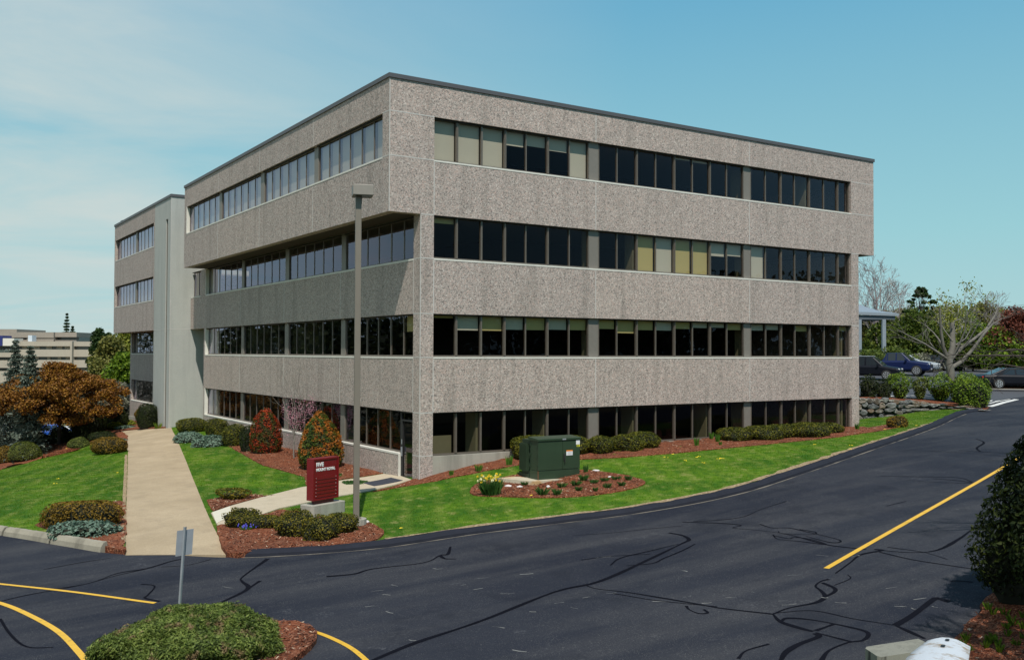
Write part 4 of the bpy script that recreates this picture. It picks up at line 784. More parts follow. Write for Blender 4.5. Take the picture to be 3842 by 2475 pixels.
# daffodils
o = empty('daffodil_clump', (0, 0, 0), 0, 'clump of yellow daffodils at the left end of the cabinet bed', 'flowers'); p = ghit(1842, 1868); o.location = (p[0], p[1], gz(*p[:2])+LOFF+.02)
def blades(n, W, Hh, wd):
    a = rng.uniform(0, 2*PI, n); r = np.sqrt(rng.uniform(0, 1, n))*W*.6; b = np.c_[r*np.cos(a), r*np.sin(a)]; hh = Hh*rng.uniform(.6, 1, n); out = W*.6*rng.uniform(.2, 1., n); ta = rng.uniform(0, 2*PI, n); V = np.zeros((n, 4, 3)); t_ = np.c_[np.cos(ta), np.sin(ta)]*wd; e = b+np.c_[np.cos(a), np.sin(a)]*out[:, None]
    V[:, 0, :2] = b-t_; V[:, 1, :2] = b+t_; V[:, 2, :2] = e; V[:, 3, :2] = (b+e)/2-t_; V[:, 2, 2] = hh; V[:, 3, 2] = hh*.6; return V.reshape(-1, 3)
V = blades(260, .48, .62, .014); link('foliage', npmesh('foliage', V, np.arange(len(V)).reshape(-1, 4), L['cover']), o)
ym = plain('daffodil_yellow', (.80, .58, .03), .6, var=.05); yw = plain('daffodil_white', (.8, .75, .45), .6, var=.05)
for k in range(30):
    a = rng.uniform(0, 2*PI); r = .5*math.sqrt(rng.uniform(0, 1)); x, y, z_ = r*math.cos(a), r*math.sin(a), rng.uniform(.45, .72)*(1-.25*r); m = MB(); c = np.array([x, y, z_]); fdir = np.array([-.3, -.9, .15])+rng.normal(0, .3, 3); fdir /= np.linalg.norm(fdir); A_ = np.cross(fdir, (0, 0, 1)); A_ /= np.linalg.norm(A_); B_ = np.cross(fdir, A_)
    for q in range(6):
        t_ = q*PI/3; d1 = A_*math.cos(t_)+B_*math.sin(t_); d2 = np.cross(fdir, d1); m.add([c, c+d1*.028+d2*.014, c+d1*.05, c+d1*.028-d2*.014], [(0, 1, 2, 3)])
    m.tube([c, c+fdir*.03], [.012, .02], 7); m.build('flower', ym if k % 4 else yw, o)
# grape hyacinths
for i, (px, py, nn) in enumerate(((885, 1990, 10), (925, 2003, 14), (970, 1998, 8), (1012, 1985, 9))):
    p = ghit(px, py); o = empty('grape_hyacinths', (p[0], p[1], gz(*p[:2])+LOFF+.03), 0, ('blue grape hyacinths at the left foot of the olive shrub row', 'thickest patch of blue grape hyacinths below the second olive shrub', 'blue grape hyacinths right of the thickest patch', 'blue grape hyacinths and pale leaves at the right end of the flower strip')[i], 'flowers', 'blue flowers in the bed below the sign')
    V = blades(90, .22, .14, .008); link('foliage', npmesh('foliage', V, np.arange(len(V)).reshape(-1, 4), L['spike']), o); m = MB(); 
    for k in range(nn*2): a, r = rng.uniform(0, 2*PI), .22*math.sqrt(rng.uniform()); x, y, h_ = r*math.cos(a)*1.3, r*math.sin(a), rng.uniform(.10, .19); m.tube([(x, y, h_-.05), (x, y, h_-.03), (x, y, h_)], [.012, .017, .004], 5)
    m.build('blossom', plain('hyacinth_blue', (.11, .10, .60), .6), o)
# sprigs on the right bank
for i in range(26):
    px, py = rng.uniform(3600, 3842), rng.uniform(2270, 2470)
    if px < 3560+(2475-py)*.72: continue
    p = ghit(px, py, zbed); q = tuft(px, py, 34, 26, 26, L['green'], 'small green seedling in the red mulch bank', 'plant', 'seedling', 'seedlings on the mulch bank at the lower right', f=zbed, off=.09, spread=.9, wd=.011)
# ------------------------------------------------------------------ trees
def limb(m, p0, d0, L_, r0_, depth_, tips, gn=.35, split=(2, 3), droop=0., keep=.72, sides=5, seg=4, minr=.006, upb=.15):
    p = np.array(p0, float); d = np.array(d0, float); pts = [p.copy()]; rr = [r0_]; n = seg
    for i in range(n):
        d = d+rng.normal(0, gn*.35, 3); d[2] += upb*.3-droop; d /= np.linalg.norm(d); p = p+d*L_/n; pts.append(p.copy()); rr.append(max(minr, r0_*(1-.45*(i+1)/n)))
        if depth_ > 0 and i >= 1 and rng.uniform() < .75:
            s_ = rng.normal(0, 1, 3); s_ -= d*(s_@d); s_ /= np.linalg.norm(s_)+1e-9; nd = d*.65+s_*.75; nd /= np.linalg.norm(nd); limb(m, p, nd, L_*keep*rng.uniform(.6, .95), rr[-1]*.6, depth_-1, tips, gn, split, droop, keep, sides, seg, minr, upb)
    m.tube(pts, rr, sides); tips.append(pts[-1]); tips.append(pts[len(pts)//2])
    if depth_ > 0:
        for k in range(rng.integers(split[0], split[1]+1)):
            s_ = rng.normal(0, 1, 3); s_ -= d*(s_@d); s_ /= np.linalg.norm(s_)+1e-9; nd = d*.8+s_*.55; nd /= np.linalg.norm(nd); limb(m, p, nd, L_*keep*rng.uniform(.7, 1.05), rr[-1]*.75, depth_-1, tips, gn, split, droop, keep, sides, seg, minr, upb)
def place_tree(name, px, py, f, label, cat='tree', group=None, xyz=None):
    if xyz is None: p = ghit(px, py, f) if f is not None else None; z_ = gz(p[0], p[1], f)
    else: p = np.array(xyz[:2]); z_ = xyz[2]
    return empty(name, (p[0], p[1], z_), -YAW, label, cat, group)
def leafy(o, mb_tips, n, size, sp, mat, nm='crown', squash=.8, zmin=.5):
    T_ = np.array(mb_tips); P = T_[rng.integers(0, len(T_), n)]+rng.normal(0, 1, (n, 3))*sp*np.array([1, 1, squash]); P = P[P[:, 2] > zmin]; N = rng.normal(0, 1, P.shape); N[:, 2] += .6
    return link(nm, npmesh(nm, leaves(P, N, size, .5, 1.5), np.arange(len(P)*4).reshape(-1, 4), mat), o)
# pink flowering tree
o = place_tree('flowering_tree', 1103, 1729, TA, 'slender young tree with pink blossom in front of the lower windows', 'tree'); m = MB(); tips = []
m.tube([(0, 0, 0), (-.02, 0, .5), (.02, 0, 1.05), (-.05, .03, 1.45)], [.035, .03, .028, .024], 6)
for q in ((-.55, 0, .8), (.3, .2, .95), (.05, -.3, 1.), (.55, .1, .8), (-.2, .3, 1)): limb(m, (-.03, .0, 1.05+rng.uniform(-.2, .2)), np.array(q)/np.linalg.norm(q)*np.array([.8, .8, 1.3]), 1.65, .018, 2, tips, .22, (1, 2), minr=.004, keep=.72, upb=.7)
m.build('trunk', M['bark'], o); T_ = np.array(tips); T_ = T_[(T_[:, 2] < 2.5)&(T_[:, 2] > 1.1)]; P = T_[rng.integers(0, len(T_), 1100)]+rng.normal(0, 1, (1100, 3))*np.array([.13, .13, .26]); link('crown', npmesh('crown', leaves(P, rng.normal(0, 1, P.shape), .036, .5, 1.2), np.arange(len(P)*4).reshape(-1, 4), L['pink']), o)
# copper crab apple at left
def crown_tree(name, px, py, f, W, Ht, zb, n, size, mat, bark, label, cat='tree', group=None, tr=.14, xyz=None, nbl=60, flat=.5, dp=None, seedsp=.33, asp=1., dens=1.):
    o = place_tree(name, px, py, f, label, cat, group, xyz); m = MB(); tips = []; m.tube([(0, 0, -.3), (0, 0, zb*.5), (.05*W*.1, 0, zb)], [tr*1.15, tr, tr*.85], 7)
    bl_ = []
    for k in range(nbl):
        a = rng.uniform(0, 2*PI); t_ = rng.uniform(0, 1)**.8; r = (1-abs(2*t_-.75)**2.2*.55)*math.sqrt(rng.uniform(.08, 1))*W/2*.86; r = max(.05*W, r*(1-max(0, t_-.6)*1.3)); bl_.append((r*math.cos(a), r*math.sin(a)*asp, zb*.92+(Ht-zb*.92)*t_*.93))
    bl_ = np.array(bl_)
    for b_ in bl_[::2]:
        mid = np.array([b_[0]*.35, b_[1]*.35, zb+(b_[2]-zb)*.45]); s_ = np.array([0, 0, zb*rng.uniform(.75, 1)]); m.tube([s_, mid+rng.normal(0, .04*W, 3), b_], [tr*.42, tr*.22, .012], 5)
    m.build('trunk', bark, o); T_ = bl_[rng.integers(0, len(bl_), int(n*dens))]; sz = rng.uniform(.6, 1.25, len(bl_))
    ii = rng.integers(0, len(bl_), n); D = rng.normal(0, 1, (n, 3)); D /= np.linalg.norm(D, axis=1)[:, None]; rr = (W*.5*seedsp)*sz[ii]*rng.uniform(0, 1, n)**.35; P = bl_[ii]+D*rr[:, None]*np.array([1, 1, flat+.25]); P = P[P[:, 2] > zb*.6]
    N = D[:len(P)]*.5+rng.normal(0, .6, P.shape); N[:, 2] += .5; link('crown', npmesh('crown', leaves(P, N, size, .5, 1.5), np.arange(len(P)*4).reshape(-1, 4), mat), o); return o
o = crown_tree('copper_tree', 222, 1672, TA, 9.9, 5.7, 1.9, 52000, .095, L['maple'], M['barkd'], 'spreading copper leaved tree at far left beside the lawn', nbl=260, seedsp=.12, tr=.12, flat=.3)
def conifer(name, px, py, f, Ht, W, mat, label, group=None, n=14000, size=.10, xyz=None, z0=.06, cat='tree', tiers=26, droop=.22, bark=None, irr=.15):
    o = place_tree(name, px, py, f, label, cat, group, xyz); m = MB(); m.tube([(0, 0, -.3), (0, 0, Ht*.5), (0, 0, Ht)], [Ht*.02+.03, Ht*.012+.02, .01], 7); P = []; per = max(40, n//(tiers*9))
    for k in range(tiers):
        t_ = z0+(1-z0)*(k/(tiers-1))**.92; R_ = W/2*(1-t_)**.85*rng.uniform(1-irr, 1+irr)+.06
        for q in range(9):
            a = rng.uniform(0, 2*PI); r_ = R_*rng.uniform(.75, 1.12); e = np.array([math.cos(a)*r_, math.sin(a)*r_, Ht*t_-r_*droop]); s_ = np.array([0, 0, Ht*t_]); m.tube([s_, (s_+e)/2+(0, 0, .05*r_), e], [.03*Ht*.08+.006, .012, .004], 4); u = rng.uniform(.15, 1, per)[:, None]; sp = .13*r_+.05; P.append(s_+(e-s_)*u+rng.normal(0, 1, (per, 3))*np.array([sp, sp, sp*.45]))
    m.build('trunk', bark or M['barkd'], o); P = np.concatenate(P); N = rng.normal(0, .6, P.shape); N[:, 2] += .8; link('crown', npmesh('crown', leaves(P, N, size, .5, 2.2), np.arange(len(P)*4).reshape(-1, 4), mat), o); return o
def up_at(px, dep, zz): p = ld((px-1921)/FPX*dep, dep); return (p[0], p[1], zz)
conifer('blue_spruce', 0, 0, None, 8.6, 3.2, L['spruce'], 'blue spruce with two rival tops behind the copper tree, at the far left', xyz=up_at(60, 66, -7.8)); conifer('blue_spruce', 0, 0, None, 7.6, 3.0, L['spruce'], 'lower blue spruce just behind the copper tree crown', xyz=up_at(115, 63, -7.2)); conifer('blue_spruce', 0, 0, None, 6.6, 4, L['spruce'], 'blue spruce cut off by the left photo edge', xyz=up_at(-45, 68, -7.8))
conifer('blue_spruce', 0, 0, None, 3.6, 4.2, L['spruce'], 'low spreading spruce in the shade under the copper tree', xyz=up_at(110, 66, -7.4), n=7000)
crown_tree('pine_tree', 0, 0, None, 3.6, 12.4, 3, 9000, .22, L['pine'], M['barkd'], 'dark pine tree right of the far grey office block', xyz=up_at(368, 125, -9.), flat=.9); crown_tree('pine_tree', 0, 0, None, 3.4, 12., 3, 9000, .22, L['pine'], M['barkd'], 'dark pine tree standing close beside the taller far pine', xyz=up_at(408, 128, -9.), flat=.9)
conifer('pine_tree', 0, 0, None, 19, 5, L['pine'], 'tall thin hazy pine above the roof of the far office block', xyz=up_at(250, 230, -10.), n=6000, size=.26, irr=.5, tiers=24); conifer('pine_tree', 0, 0, None, 16, 6, L['pine'], 'hazy pine right of the tall thin one above the far roof', xyz=up_at(272, 232, -10.), n=6000, size=.26, irr=.5, tiers=24)
GL = 'trees between the far block and the office wing'
crown_tree('leafy_tree', 0, 0, None, 7.5, 10.2, 2, 9000, .26, L['spring2'], M['barkw'], 'pale budding tree left of the office wing with a whitish trunk', xyz=up_at(415, 105, -8.5), group=GL); crown_tree('leafy_tree', 0, 0, None, 7, 11.4, 2, 9000, .26, L['spring'], M['bark'], 'yellow green tree against the office wing edge', xyz=up_at(475, 112, -8.5), group=GL)
crown_tree('leafy_tree', 0, 0, None, 6, 8.2, 1, 9000, .24, L['green'], M['bark'], 'bright green tree low beside the office wing windows', xyz=up_at(468, 92, -8), group=GL); crown_tree('leafy_tree', 0, 0, None, 6, 5., .6, 8000, .2, L['grey'], M['bark'], 'grey green willowy shrub behind the pointed dark cone', xyz=up_at(400, 78, -7.3), group=GL); crown_tree('leafy_tree', 0, 0, None, 5, 4.6, .6, 7000, .2, L['grey'], M['bark'], 'grey green shrub against the corner of the office wing', xyz=up_at(462, 80, -7.4), group=GL)
# trees beyond the car park at right
def bare_tree(name, label, xyz, Ht, r, mat, group=None, dp=4, leaf=None, nl=0, lsz=.1, spread=.22, lean=(0, 0)):
    o = place_tree(name, 0, 0, None, label, 'tree', group, xyz); m = MB(); tips = []; top = np.array([lean[0], lean[1], Ht*.62]); pts = [np.array([0, 0, -.3]), top*.5+rng.normal(0, .1, 3), top]; m.tube(pts, [r, r*.75, r*.5], 7)
    for k in range(9):
        t_ = rng.uniform(.3, 1); s_ = top*t_; a = rng.uniform(0, 2*PI); d_ = np.array([math.cos(a)*.7, math.sin(a)*.7, 1.]); d_ /= np.linalg.norm(d_); limb(m, s_, d_, Ht*spread*(1.25-.45*t_), r*.32, dp-1, tips, .25, (2, 3), minr=.012, keep=.7, sides=4, seg=3, upb=.3)
    limb(m, top, np.array([0, 0, 1.]), Ht*.2, r*.4, dp-1, tips, .2, (2, 3), minr=.012, keep=.75, sides=4, seg=3, upb=.3)
    m.build('trunk', mat, o)
    if leaf: leafy(o, tips, nl, lsz, .35, leaf, squash=.8, zmin=Ht*.25)
    return o
GF = 'trees beyond the car park'
bare_tree('bare_tree', 'tallest leafless tree above the grey canopy roof', up_at(3290, 95, -1.4), 11.2, .19, M['twig'], GF, 4); bare_tree('birch_tree', 'pale leafless birch rising beside the tallest bare tree', up_at(3306, 96, -1.4), 10.6, .13, M['barkw'], GF, 3); bare_tree('bare_tree', 'fine leafless tree right of the canopy roof', up_at(3375, 100, -1.4), 8.6, .12, M['twig'], GF, 4)
crown_tree('pine_tree', 0, 0, None, 4.4, 8.4, 3.6, 4200, .15, L['pine'], M['barkd'], 'dark open topped pine rising above the tree line beyond the cars', xyz=up_at(3457, 92, -1.4), group=GF, nbl=60, flat=.35, seedsp=.12)
for px, dep_, Ht, W, mt, bk, lb in ((3425, 88, 5.6, 6, 'cedar', 'barkd', 'broad deep green tree below the open topped pine'), (3330, 92, 5.4, 4.5, 'cedar', 'barkd', 'dark green tree behind the canopy post'), (3560, 100, 6.4, 6, 'spring', 'barkw', 'yellow green tree with white stems left of the bare pruned tree'), (3620, 104, 6.2, 6, 'green', 'bark', 'mid green tree behind the pruned tree stump top'), (3690, 108, 7.2, 7, 'spring2', 'bark', 'olive tinted tallest leafy tree behind the pruned tree'), (3505, 104, 6.6, 6, 'spring2', 'barkw', 'olive budding tree right of the open topped pine'),
     (3760, 112, 6.6, 7, 'spring', 'bark', 'yellow green tree left of the red maple'), (3830, 116, 7., 7, 'spring2', 'bark', 'olive tree behind the red maple at the right edge'), (3740, 84, 3.6, 5, 'green', 'barkd', 'low green tree behind the right hand sedan'), (3260, 98, 5.6, 5.5, 'spring2', 'bark', 'budding tree behind the canopy next to the building'), (3650, 86, 3.6, 5, 'cedar', 'barkd', 'low dark tree behind the pruned tree trunk')):
    crown_tree('leafy_tree', 0, 0, None, W, Ht, .8, 9000, .19, L[mt], M[bk], lb, xyz=up_at(px, dep_, -1.5), group=GF, tr=.1, nbl=50, flat=.8)
crown_tree('red_maple', 0, 0, None, 6.6, 5.4, 1., 12000, .15, L['redleaf'], M['bark'], 'red leaved maple behind the dark sedan at the right edge', xyz=up_at(3822, 84, -1.5), tr=.1, nbl=70)
bare_tree('birch_tree', 'white leaning birch in front of the olive trees', up_at(3585, 92, -1.4), 8.2, .10, M['barkw'], GF, 3, L['spring'], 900, .14, lean=(.9, 0)); bare_tree('birch_tree', 'thin birch with fresh yellow leaves left of the pruned tree', up_at(3500, 90, -1.4), 7.2, .09, M['barkw'], GF, 3, L['spring'], 1200, .14, lean=(1.1, 0)); bare_tree('bare_tree', 'fine leafless tree above the red maple', up_at(3745, 104, -1.4), 8.2, .10, M['twig'], GF, 4)
for px, dep_, a_, h_, mt, lb in ((3262, 82, 2.6, 1.9, 'cedar', 'spreading green yew beside the building behind the parked cars'), (3345, 83, 2.4, 2.1, 'cedar', 'spreading green yew below the canopy post'), (3430, 84, 2.3, 1.5, 'grey', 'tangled grey brown shrub above the dark wagon'), (3520, 88, 2.4, 1.4, 'grey', 'tangled grey shrub behind the pruned tree')):
    x, y, z_ = up_at(px, dep_, -1.4); o = empty('spreading_shrub', (x, y, z_), -YAW, lb, 'shrub'); link('foliage', bush_mesh('foliage', 'dome', a_, 1.8, h_, L[mt], .13, .9, .22, .2, .7), o)
# far-off wood on both sides, one mass; dense dark woods outside the frame left and behind right (seen only mirrored in the panes)
def woods(name, spec, mat, lab):
    P = []
    for l0, l1, d0, d1, zb, zt, n in spec:
        k = 140; cx, cy, hh = rng.uniform(l0, l1, k), rng.uniform(d0, d1, k), rng.uniform(.7, 1.08, k); i = rng.integers(0, k, n); D = rng.normal(0, 1, (n, 3)); D /= np.linalg.norm(D, axis=1)[:, None]; u = rng.uniform(.0, 1, n)**.6; Q = CAM[:2]+(cx[i]+D[:, 0]*3.4*(1.1-u*.7))[:, None]*R0+(cy[i]+D[:, 1]*3.4)[:, None]*H0; P.append(np.c_[Q, zb+(zt-zb)*hh[i]*u])
    P = np.concatenate(P); N = rng.normal(0, .7, P.shape); N[:, 2] += .4; tag(link(name, npmesh(name, leaves(P, N, .62, .5, 1.3), np.arange(len(P)*4).reshape(-1, 4), mat)), lab, 'woods', None, 'stuff')
woods('woods', ((48, 160, 125, 170, -2, 6.2, 30000), (36, 75, 125, 150, -2, 5.4, 14000), (-190, -78, 240, 330, -9, 2., 12000), (-60, -40, 150, 190, -9, 6, 9000), (160, 420, 170, 320, -2, 9, 12000), (-420, -190, 220, 330, -9, 9, 12000)), mk_leaf('far_wood_leaves', [(.07, .065, .03), (.15, .14, .05), (.27, .22, .11)]), 'distant spring wood closing the horizon')
woods('woods', ((-125, -60, 62, 112, -8, 5., 24000), (64, 95, -60, 42, -5, 8.5, 34000)), L['darkg'], 'dark evergreen woods outside the frame on both sides')
conifer('spruce_tree', 0, 0, None, 14.5, 6.2, L['darkg'], 'tall dark spruce outside the right edge shading the arborvitae', xyz=(*ld(12.6, 11.2), -4.4), n=26000, size=.16)
bare_tree('bare_tree', 'leafless tree outside the lower right whose twigs dapple the road', (*ld(9.3, 9.6), -4.), 9.5, .16, M['barkd'], None, 5)
crown_tree('shade_tree', 0, 0, None, 6.8, 11.5, 5.6, 9000, .16, L['darkg'], M['barkd'], 'broad leafy tree outside the lower right that shades the road', xyz=(*ld(11.5, 12.8), -4.5), nbl=60, seedsp=.24)
# big pruned tree in the car park, drawn limb by limb
TD = 59.; base = up_at(3566, TD, 0); zb = -2.05; o = empty('pruned_tree', (base[0], base[1], zb), 0, 'large pruned leafless tree with pale bark standing in the car park hedge', 'tree'); m = MB()
def TP(px, py, dd): p = atdep(px, py, TD+dd); return p-np.array([base[0], base[1], zb])
for ln, r0_, r1_, dd in (([(3566, 1428), (3566, 1395), (3560, 1360), (3562, 1330)], .26, .22, 0), ([(3562, 1345), (3575, 1300), (3573, 1250), (3574, 1212)], .2, .14, .2), ([(3573, 1232), (3580, 1205), (3605, 1195), (3625, 1205)], .05, .02, 0), ([(3555, 1345), (3538, 1300), (3530, 1240), (3526, 1155)], .14, .05, -.4), ([(3538, 1300), (3520, 1270), (3500, 1245), (3470, 1218)], .07, .02, .5),
    ([(3560, 1350), (3515, 1320), (3470, 1290), (3420, 1265), (3365, 1235)], .10, .02, -.6), ([(3470, 1290), (3440, 1285), (3400, 1270)], .03, .01, 0), ([(3566, 1350), (3600, 1310), (3650, 1275), (3700, 1235), (3735, 1180), (3745, 1150)], .13, .04, .6), ([(3570, 1380), (3610, 1355), (3650, 1310), (3690, 1255), (3725, 1215), (3760, 1195)], .15, .03, 0), ([(3735, 1180), (3720, 1150), (3700, 1130)], .03, .01, 0), ([(3745, 1155), (3775, 1148), (3800, 1150)], .02, .008, 0),
    ([(3578, 1330), (3600, 1290), (3620, 1240), (3625, 1195), (3638, 1165)], .07, .02, -.5), ([(3600, 1320), (3640, 1270), (3665, 1225), (3692, 1185)], .06, .015, -.7), ([(3575, 1280), (3545, 1240), (3530, 1215)], .05, .015, .6), ([(3575, 1300), (3605, 1282), (3622, 1270), (3640, 1240)], .06, .02, .9), ([(3526, 1165), (3490, 1145), (3468, 1130)], .03, .01, 0), ([(3500, 1245), (3480, 1230), (3465, 1250)], .02, .01, 0), ([(3560, 1360), (3530, 1335), (3500, 1300), (3480, 1270)], .07, .02, .8), ([(3575, 1293), (3600, 1294)], .04, .03, 0)):
    pts = [TP(a, b, dd*i/len(ln)*2) for i, (a, b) in enumerate(ln)]; m.tube(pts, list(np.linspace(r0_, r1_, len(pts))), 7); tips = []
    if r1_ < .045:
        e = pts[-1]; d_ = pts[-1]-pts[-2]; d_ /= np.linalg.norm(d_)
        for q in (pts[-1], (pts[-1]+pts[-2])/2): 
            for _ in range(2): limb(m, q, d_+rng.normal(0, .4, 3), .75, .013, 1, tips, .3, (1, 2), minr=.006, keep=.7, sides=4, seg=3)
m.build('trunk', plain('weathered_bark', (.15, .14, .12), .9, var=.6, scale=3), o)
# bare tree just outside the right edge whose branches reach in, and the tall conifer that shades the lower right
b_ = ld(14.6, 22.5); o = empty('bare_tree', (b_[0], b_[1], gz(*b_)), -YAW, 'near leafless tree outside the right edge with dark branches reaching in', 'tree'); m = MB(); tips = []; m.tube([(0, 0, -.3), (.1, 0, 2), (0, 0, 4.5)], [.2, .17, .12], 8)
for zz_, tx, tz in ((4.3, -4.0, 4.45), (4.4, -3.3, 4.6), (4.2, -3.7, 4.25), (4.8, 2., 6)):
    s_ = np.array([0, 0, zz_-.4]); e = np.array([tx*.92, rng.uniform(-.8, .8), tz]); mid = (s_+e)/2+rng.normal(0, .15, 3); m.tube([s_, mid, e], [.055, .035, .014], 6)
    for q in (mid, (mid+e)/2, e): 
        for _ in range(2): limb(m, q, (e-s_)/np.linalg.norm(e-s_)+rng.normal(0, .3, 3), .6, .012, 2, tips, .35, (1, 2), minr=.005, keep=.7, sides=4, seg=3, upb=0)
m.build('trunk', M['barkd'], o)
# ------------------------------------------------------------------ objects
def ang(latd, depd):                 # world heading of a direction given as lateral / forward
    v = R0*latd+H0*depd; return math.atan2(v[1], v[0])
def letters(txt, size, mat, name, parent, loc, off=.006, thick=.004, sx=1.):
    cu = bpy.data.curves.new('t', 'FONT'); cu.body = txt; cu.size = size; cu.offset = off; cu.extrude = thick; to = bpy.data.objects.new('t', cu); COL.objects.link(to); bpy.context.view_layer.update()
    me = bpy.data.meshes.new_from_object(to.evaluated_get(bpy.context.evaluated_depsgraph_get())); bpy.data.objects.remove(to)
    me.materials.clear(); me.materials.append(mat); o = link(name, me, parent); o.location = loc; o.rotation_euler = (PI/2, 0, 0); o.scale = (sx, 1, 1); return o
# red directory sign
sp0 = atdep(1175, 1880, 29.3); o = empty('directory_sign', (sp0[0], sp0[1], sp0[2]-.62), ang(.58, .81), 'maroon directory sign reading FIVE MOUNT ROYAL on a concrete base', 'sign'); zq = .62
m = MB(); m.box(0, 1.07, .0, .30, zq, zq+.06); m.box(0, 1.07, 0, .30, zq+1.22, zq+1.28); m.box(0, .055, 0, .30, zq+.06, zq+1.22); m.box(1.015, 1.07, 0, .30, zq+.06, zq+1.22); m.box(.055, 1.015, .022, .28, zq+.06, zq+1.22); m.build('cabinet', M['maroon'], o, bevel=.006)
for k in range(6):
    z_ = zq+.085+k*.108; m = MB(); m.box(.10, .97, .010, .024, z_+.012, z_+.112); m.build('name_slat', M['maroon'], o); MB().box(.10, .97, .002, .024, z_-.004, z_+.012).build('slat_rail', M['maroond'], o)
    for x in (.12, .95): MB().box(x-.006, x+.006, .004, .012, z_+.05, z_+.062).build('screw', M['lettw'], o)
MB().box(.16, .92, .07, .24, zq-.14, zq).build('plinth', M['maroond'], o)
pts = [(x*.72, y*.30) for x, y in ((-1, -.75), (-.9, -1), (.9, -1), (1, -.75), (1, .75), (.9, 1), (-.9, 1), (-1, .75))]; m = MB(); m.prism([(x+.535, y+.14) for x, y in pts], -.25, zq-.12); m.build('concrete_base', M['conc'], o, bevel=.03)
letters('FIVE', .168, M['lettw'], 'lettering', o, (.13, .018, zq+1.035), off=.007); letters('MOUNT ROYAL', .118, M['lettw'], 'lettering', o, (.13, .018, zq+.895), off=.005, sx=.93)
# car park lamp
lp = ghit(1336, 1983); lz = gz(lp[0], lp[1])+.1; o = empty('parking_lamp', (lp[0], lp[1], lz), ang(.97, .24), 'tall bronze square lamp pole with box head beside the olive shrubs', 'lamp post'); ld_ = depth(*lp[:2])
Hp = (CAM[2]+(1323-737)/FPX*ld_)-lz; m = MB(); m.box(-.085, .085, -.085, .085, .18, Hp); m.build('pole', M['pole'], o, bevel=.01); m = MB(); m.prism([(.30*math.cos(a), .30*math.sin(a)) for a in np.linspace(0, 2*PI, 17)[:-1]], -.3, .20); m.build('footing', M['conc'], o, bevel=.03); MB().box(-.14, .14, -.14, .14, .20, .225).build('base_plate', M['pole'], o)
m = MB(); m.box(-.03, .10, -.03, .03, Hp-.22, Hp-.02); m.build('arm', M['blacks'], o); m = MB(); m.box(-.18, .41, -.34, .28, Hp, Hp+.30); m.build('lamp_head', M['lamphead'], o, bevel=.012); MB().box(-.14, .37, -.30, .24, Hp-.012, Hp+.001).build('lens', M['lens'], o)
# green transformer cabinet on its pad
c0 = ghit(2018.8, 1823); ca = ang(.86, .51); cz = gz(c0[0], c0[1])+.21
o = empty('concrete_pad', (c0[0], c0[1], cz), ca, 'stained concrete pad under the green utility cabinet', 'concrete pad'); t = NT('stained_pad'); p_ = t.pos(); n_ = t.noise(p_, 2.2, 5); M['pad'] = t.end(t.pbsdf(t.ramp(n_, [(.35, (.42, .38, .28)), (.5, (.52, .47, .36)), (.62, (.46, .30, .14))]), .85)); MB().prism([(-.28, -.22), (1.92, -.2), (1.95, 1.7), (-1.0, 1.15)], -.4, 0).build('pad_slab', M['pad'], o, bevel=.015)
o = empty('utility_cabinet', (c0[0], c0[1], cz), ca, 'dark green electrical cabinet with two doors and a padlock on a concrete pad', 'utility cabinet')
m = MB(); m.box(.0, 1.74, 0, .55, 0, .30); m.build('skirt', M['tgreen'], o, bevel=.008); m = MB(); m.box(.012, 1.728, .03, .54, .31, 1.33); m.build('body', M['tgreen'], o, bevel=.006)
m = MB(); m.add([(-.03, -.045, 1.33), (1.77, -.045, 1.33), (1.77, .60, 1.33), (-.03, .60, 1.33), (-.03, -.045, 1.405), (1.77, -.045, 1.405), (1.77, .60, 1.45), (-.03, .60, 1.45)], [(0, 3, 2, 1), (4, 5, 6, 7), (0, 1, 5, 4), (1, 2, 6, 5), (2, 3, 7, 6), (3, 0, 4, 7)]); m.build('lid', M['tgreen'], o, bevel=.008)
for a, b in ((.0, 1.008), (1.02, 1.74)):
    dr_ = MB().box(a, b, -.012, .03, .315, 1.32).build('door', M['tgreen'], o, bevel=.006)
    if a > 1: MB().box(1.04, 1.10, -.05, -.012, .62, .86).build('handle', M['blacks'], dr_, bevel=.01); MB().box(1.055, 1.085, -.075, -.05, .55, .74).build('padlock', M['blacks'], dr_, bevel=.008)
for z_ in (.42, .78, 1.14): m = MB(); m.box(-.02, .012, .02, .06, z_, z_+.09); m.box(-.02, .012, .49, .54, z_, z_+.09); m.build('hinge', M['tgreend'], o)
m = MB(); m.box(.05, 1.69, .60, 1.15, .14, 1.34); m.box(.10, 1.64, 1.15, 1.32, .25, 1.15); m.build('tank', M['tgreend'], o, bevel=.01)
m = MB()
for k in range(9): m.box(-.09, .05, .66+k*.055, .675+k*.055, .25, 1.2)
m.build('cooling_fins', M['tgreend'], o); m = MB(); m.box(0, 1.74, .60, .64, 0, .14); m.box(.02, .06, .64, 1.3, 0, .14); m.build('tank_base', M['tgreend'], o)
st = MB().box(1.16, 1.43, -.016, -.012, .79, .93).build('warning_sticker', M['stickw'], o); MB().box(1.16, 1.43, -.0175, -.012, .93, .975).build('sticker_header', M['sticko'], st); m = MB()
for z_ in (.82, .845, .87, .895): m.box(1.22, 1.40, -.0172, -.016, z_, z_+.006)
m.build('print', plain('grey_print', (.35, .35, .36), .6), st)
MB().box(1.575, 1.735, -.016, -.012, 1.155, 1.315).build('blank_sticker', M['stickw'], o); ys = MB().box(1.60, 1.735, -.016, -.012, 1.075, 1.145).build('number_sticker', M['sticky'], o); letters('500', .068, plain('green_digits', (.05, .13, .02), .6), 'lettering', ys, (1.605, -.0165, 1.087), off=.002, thick=.001)
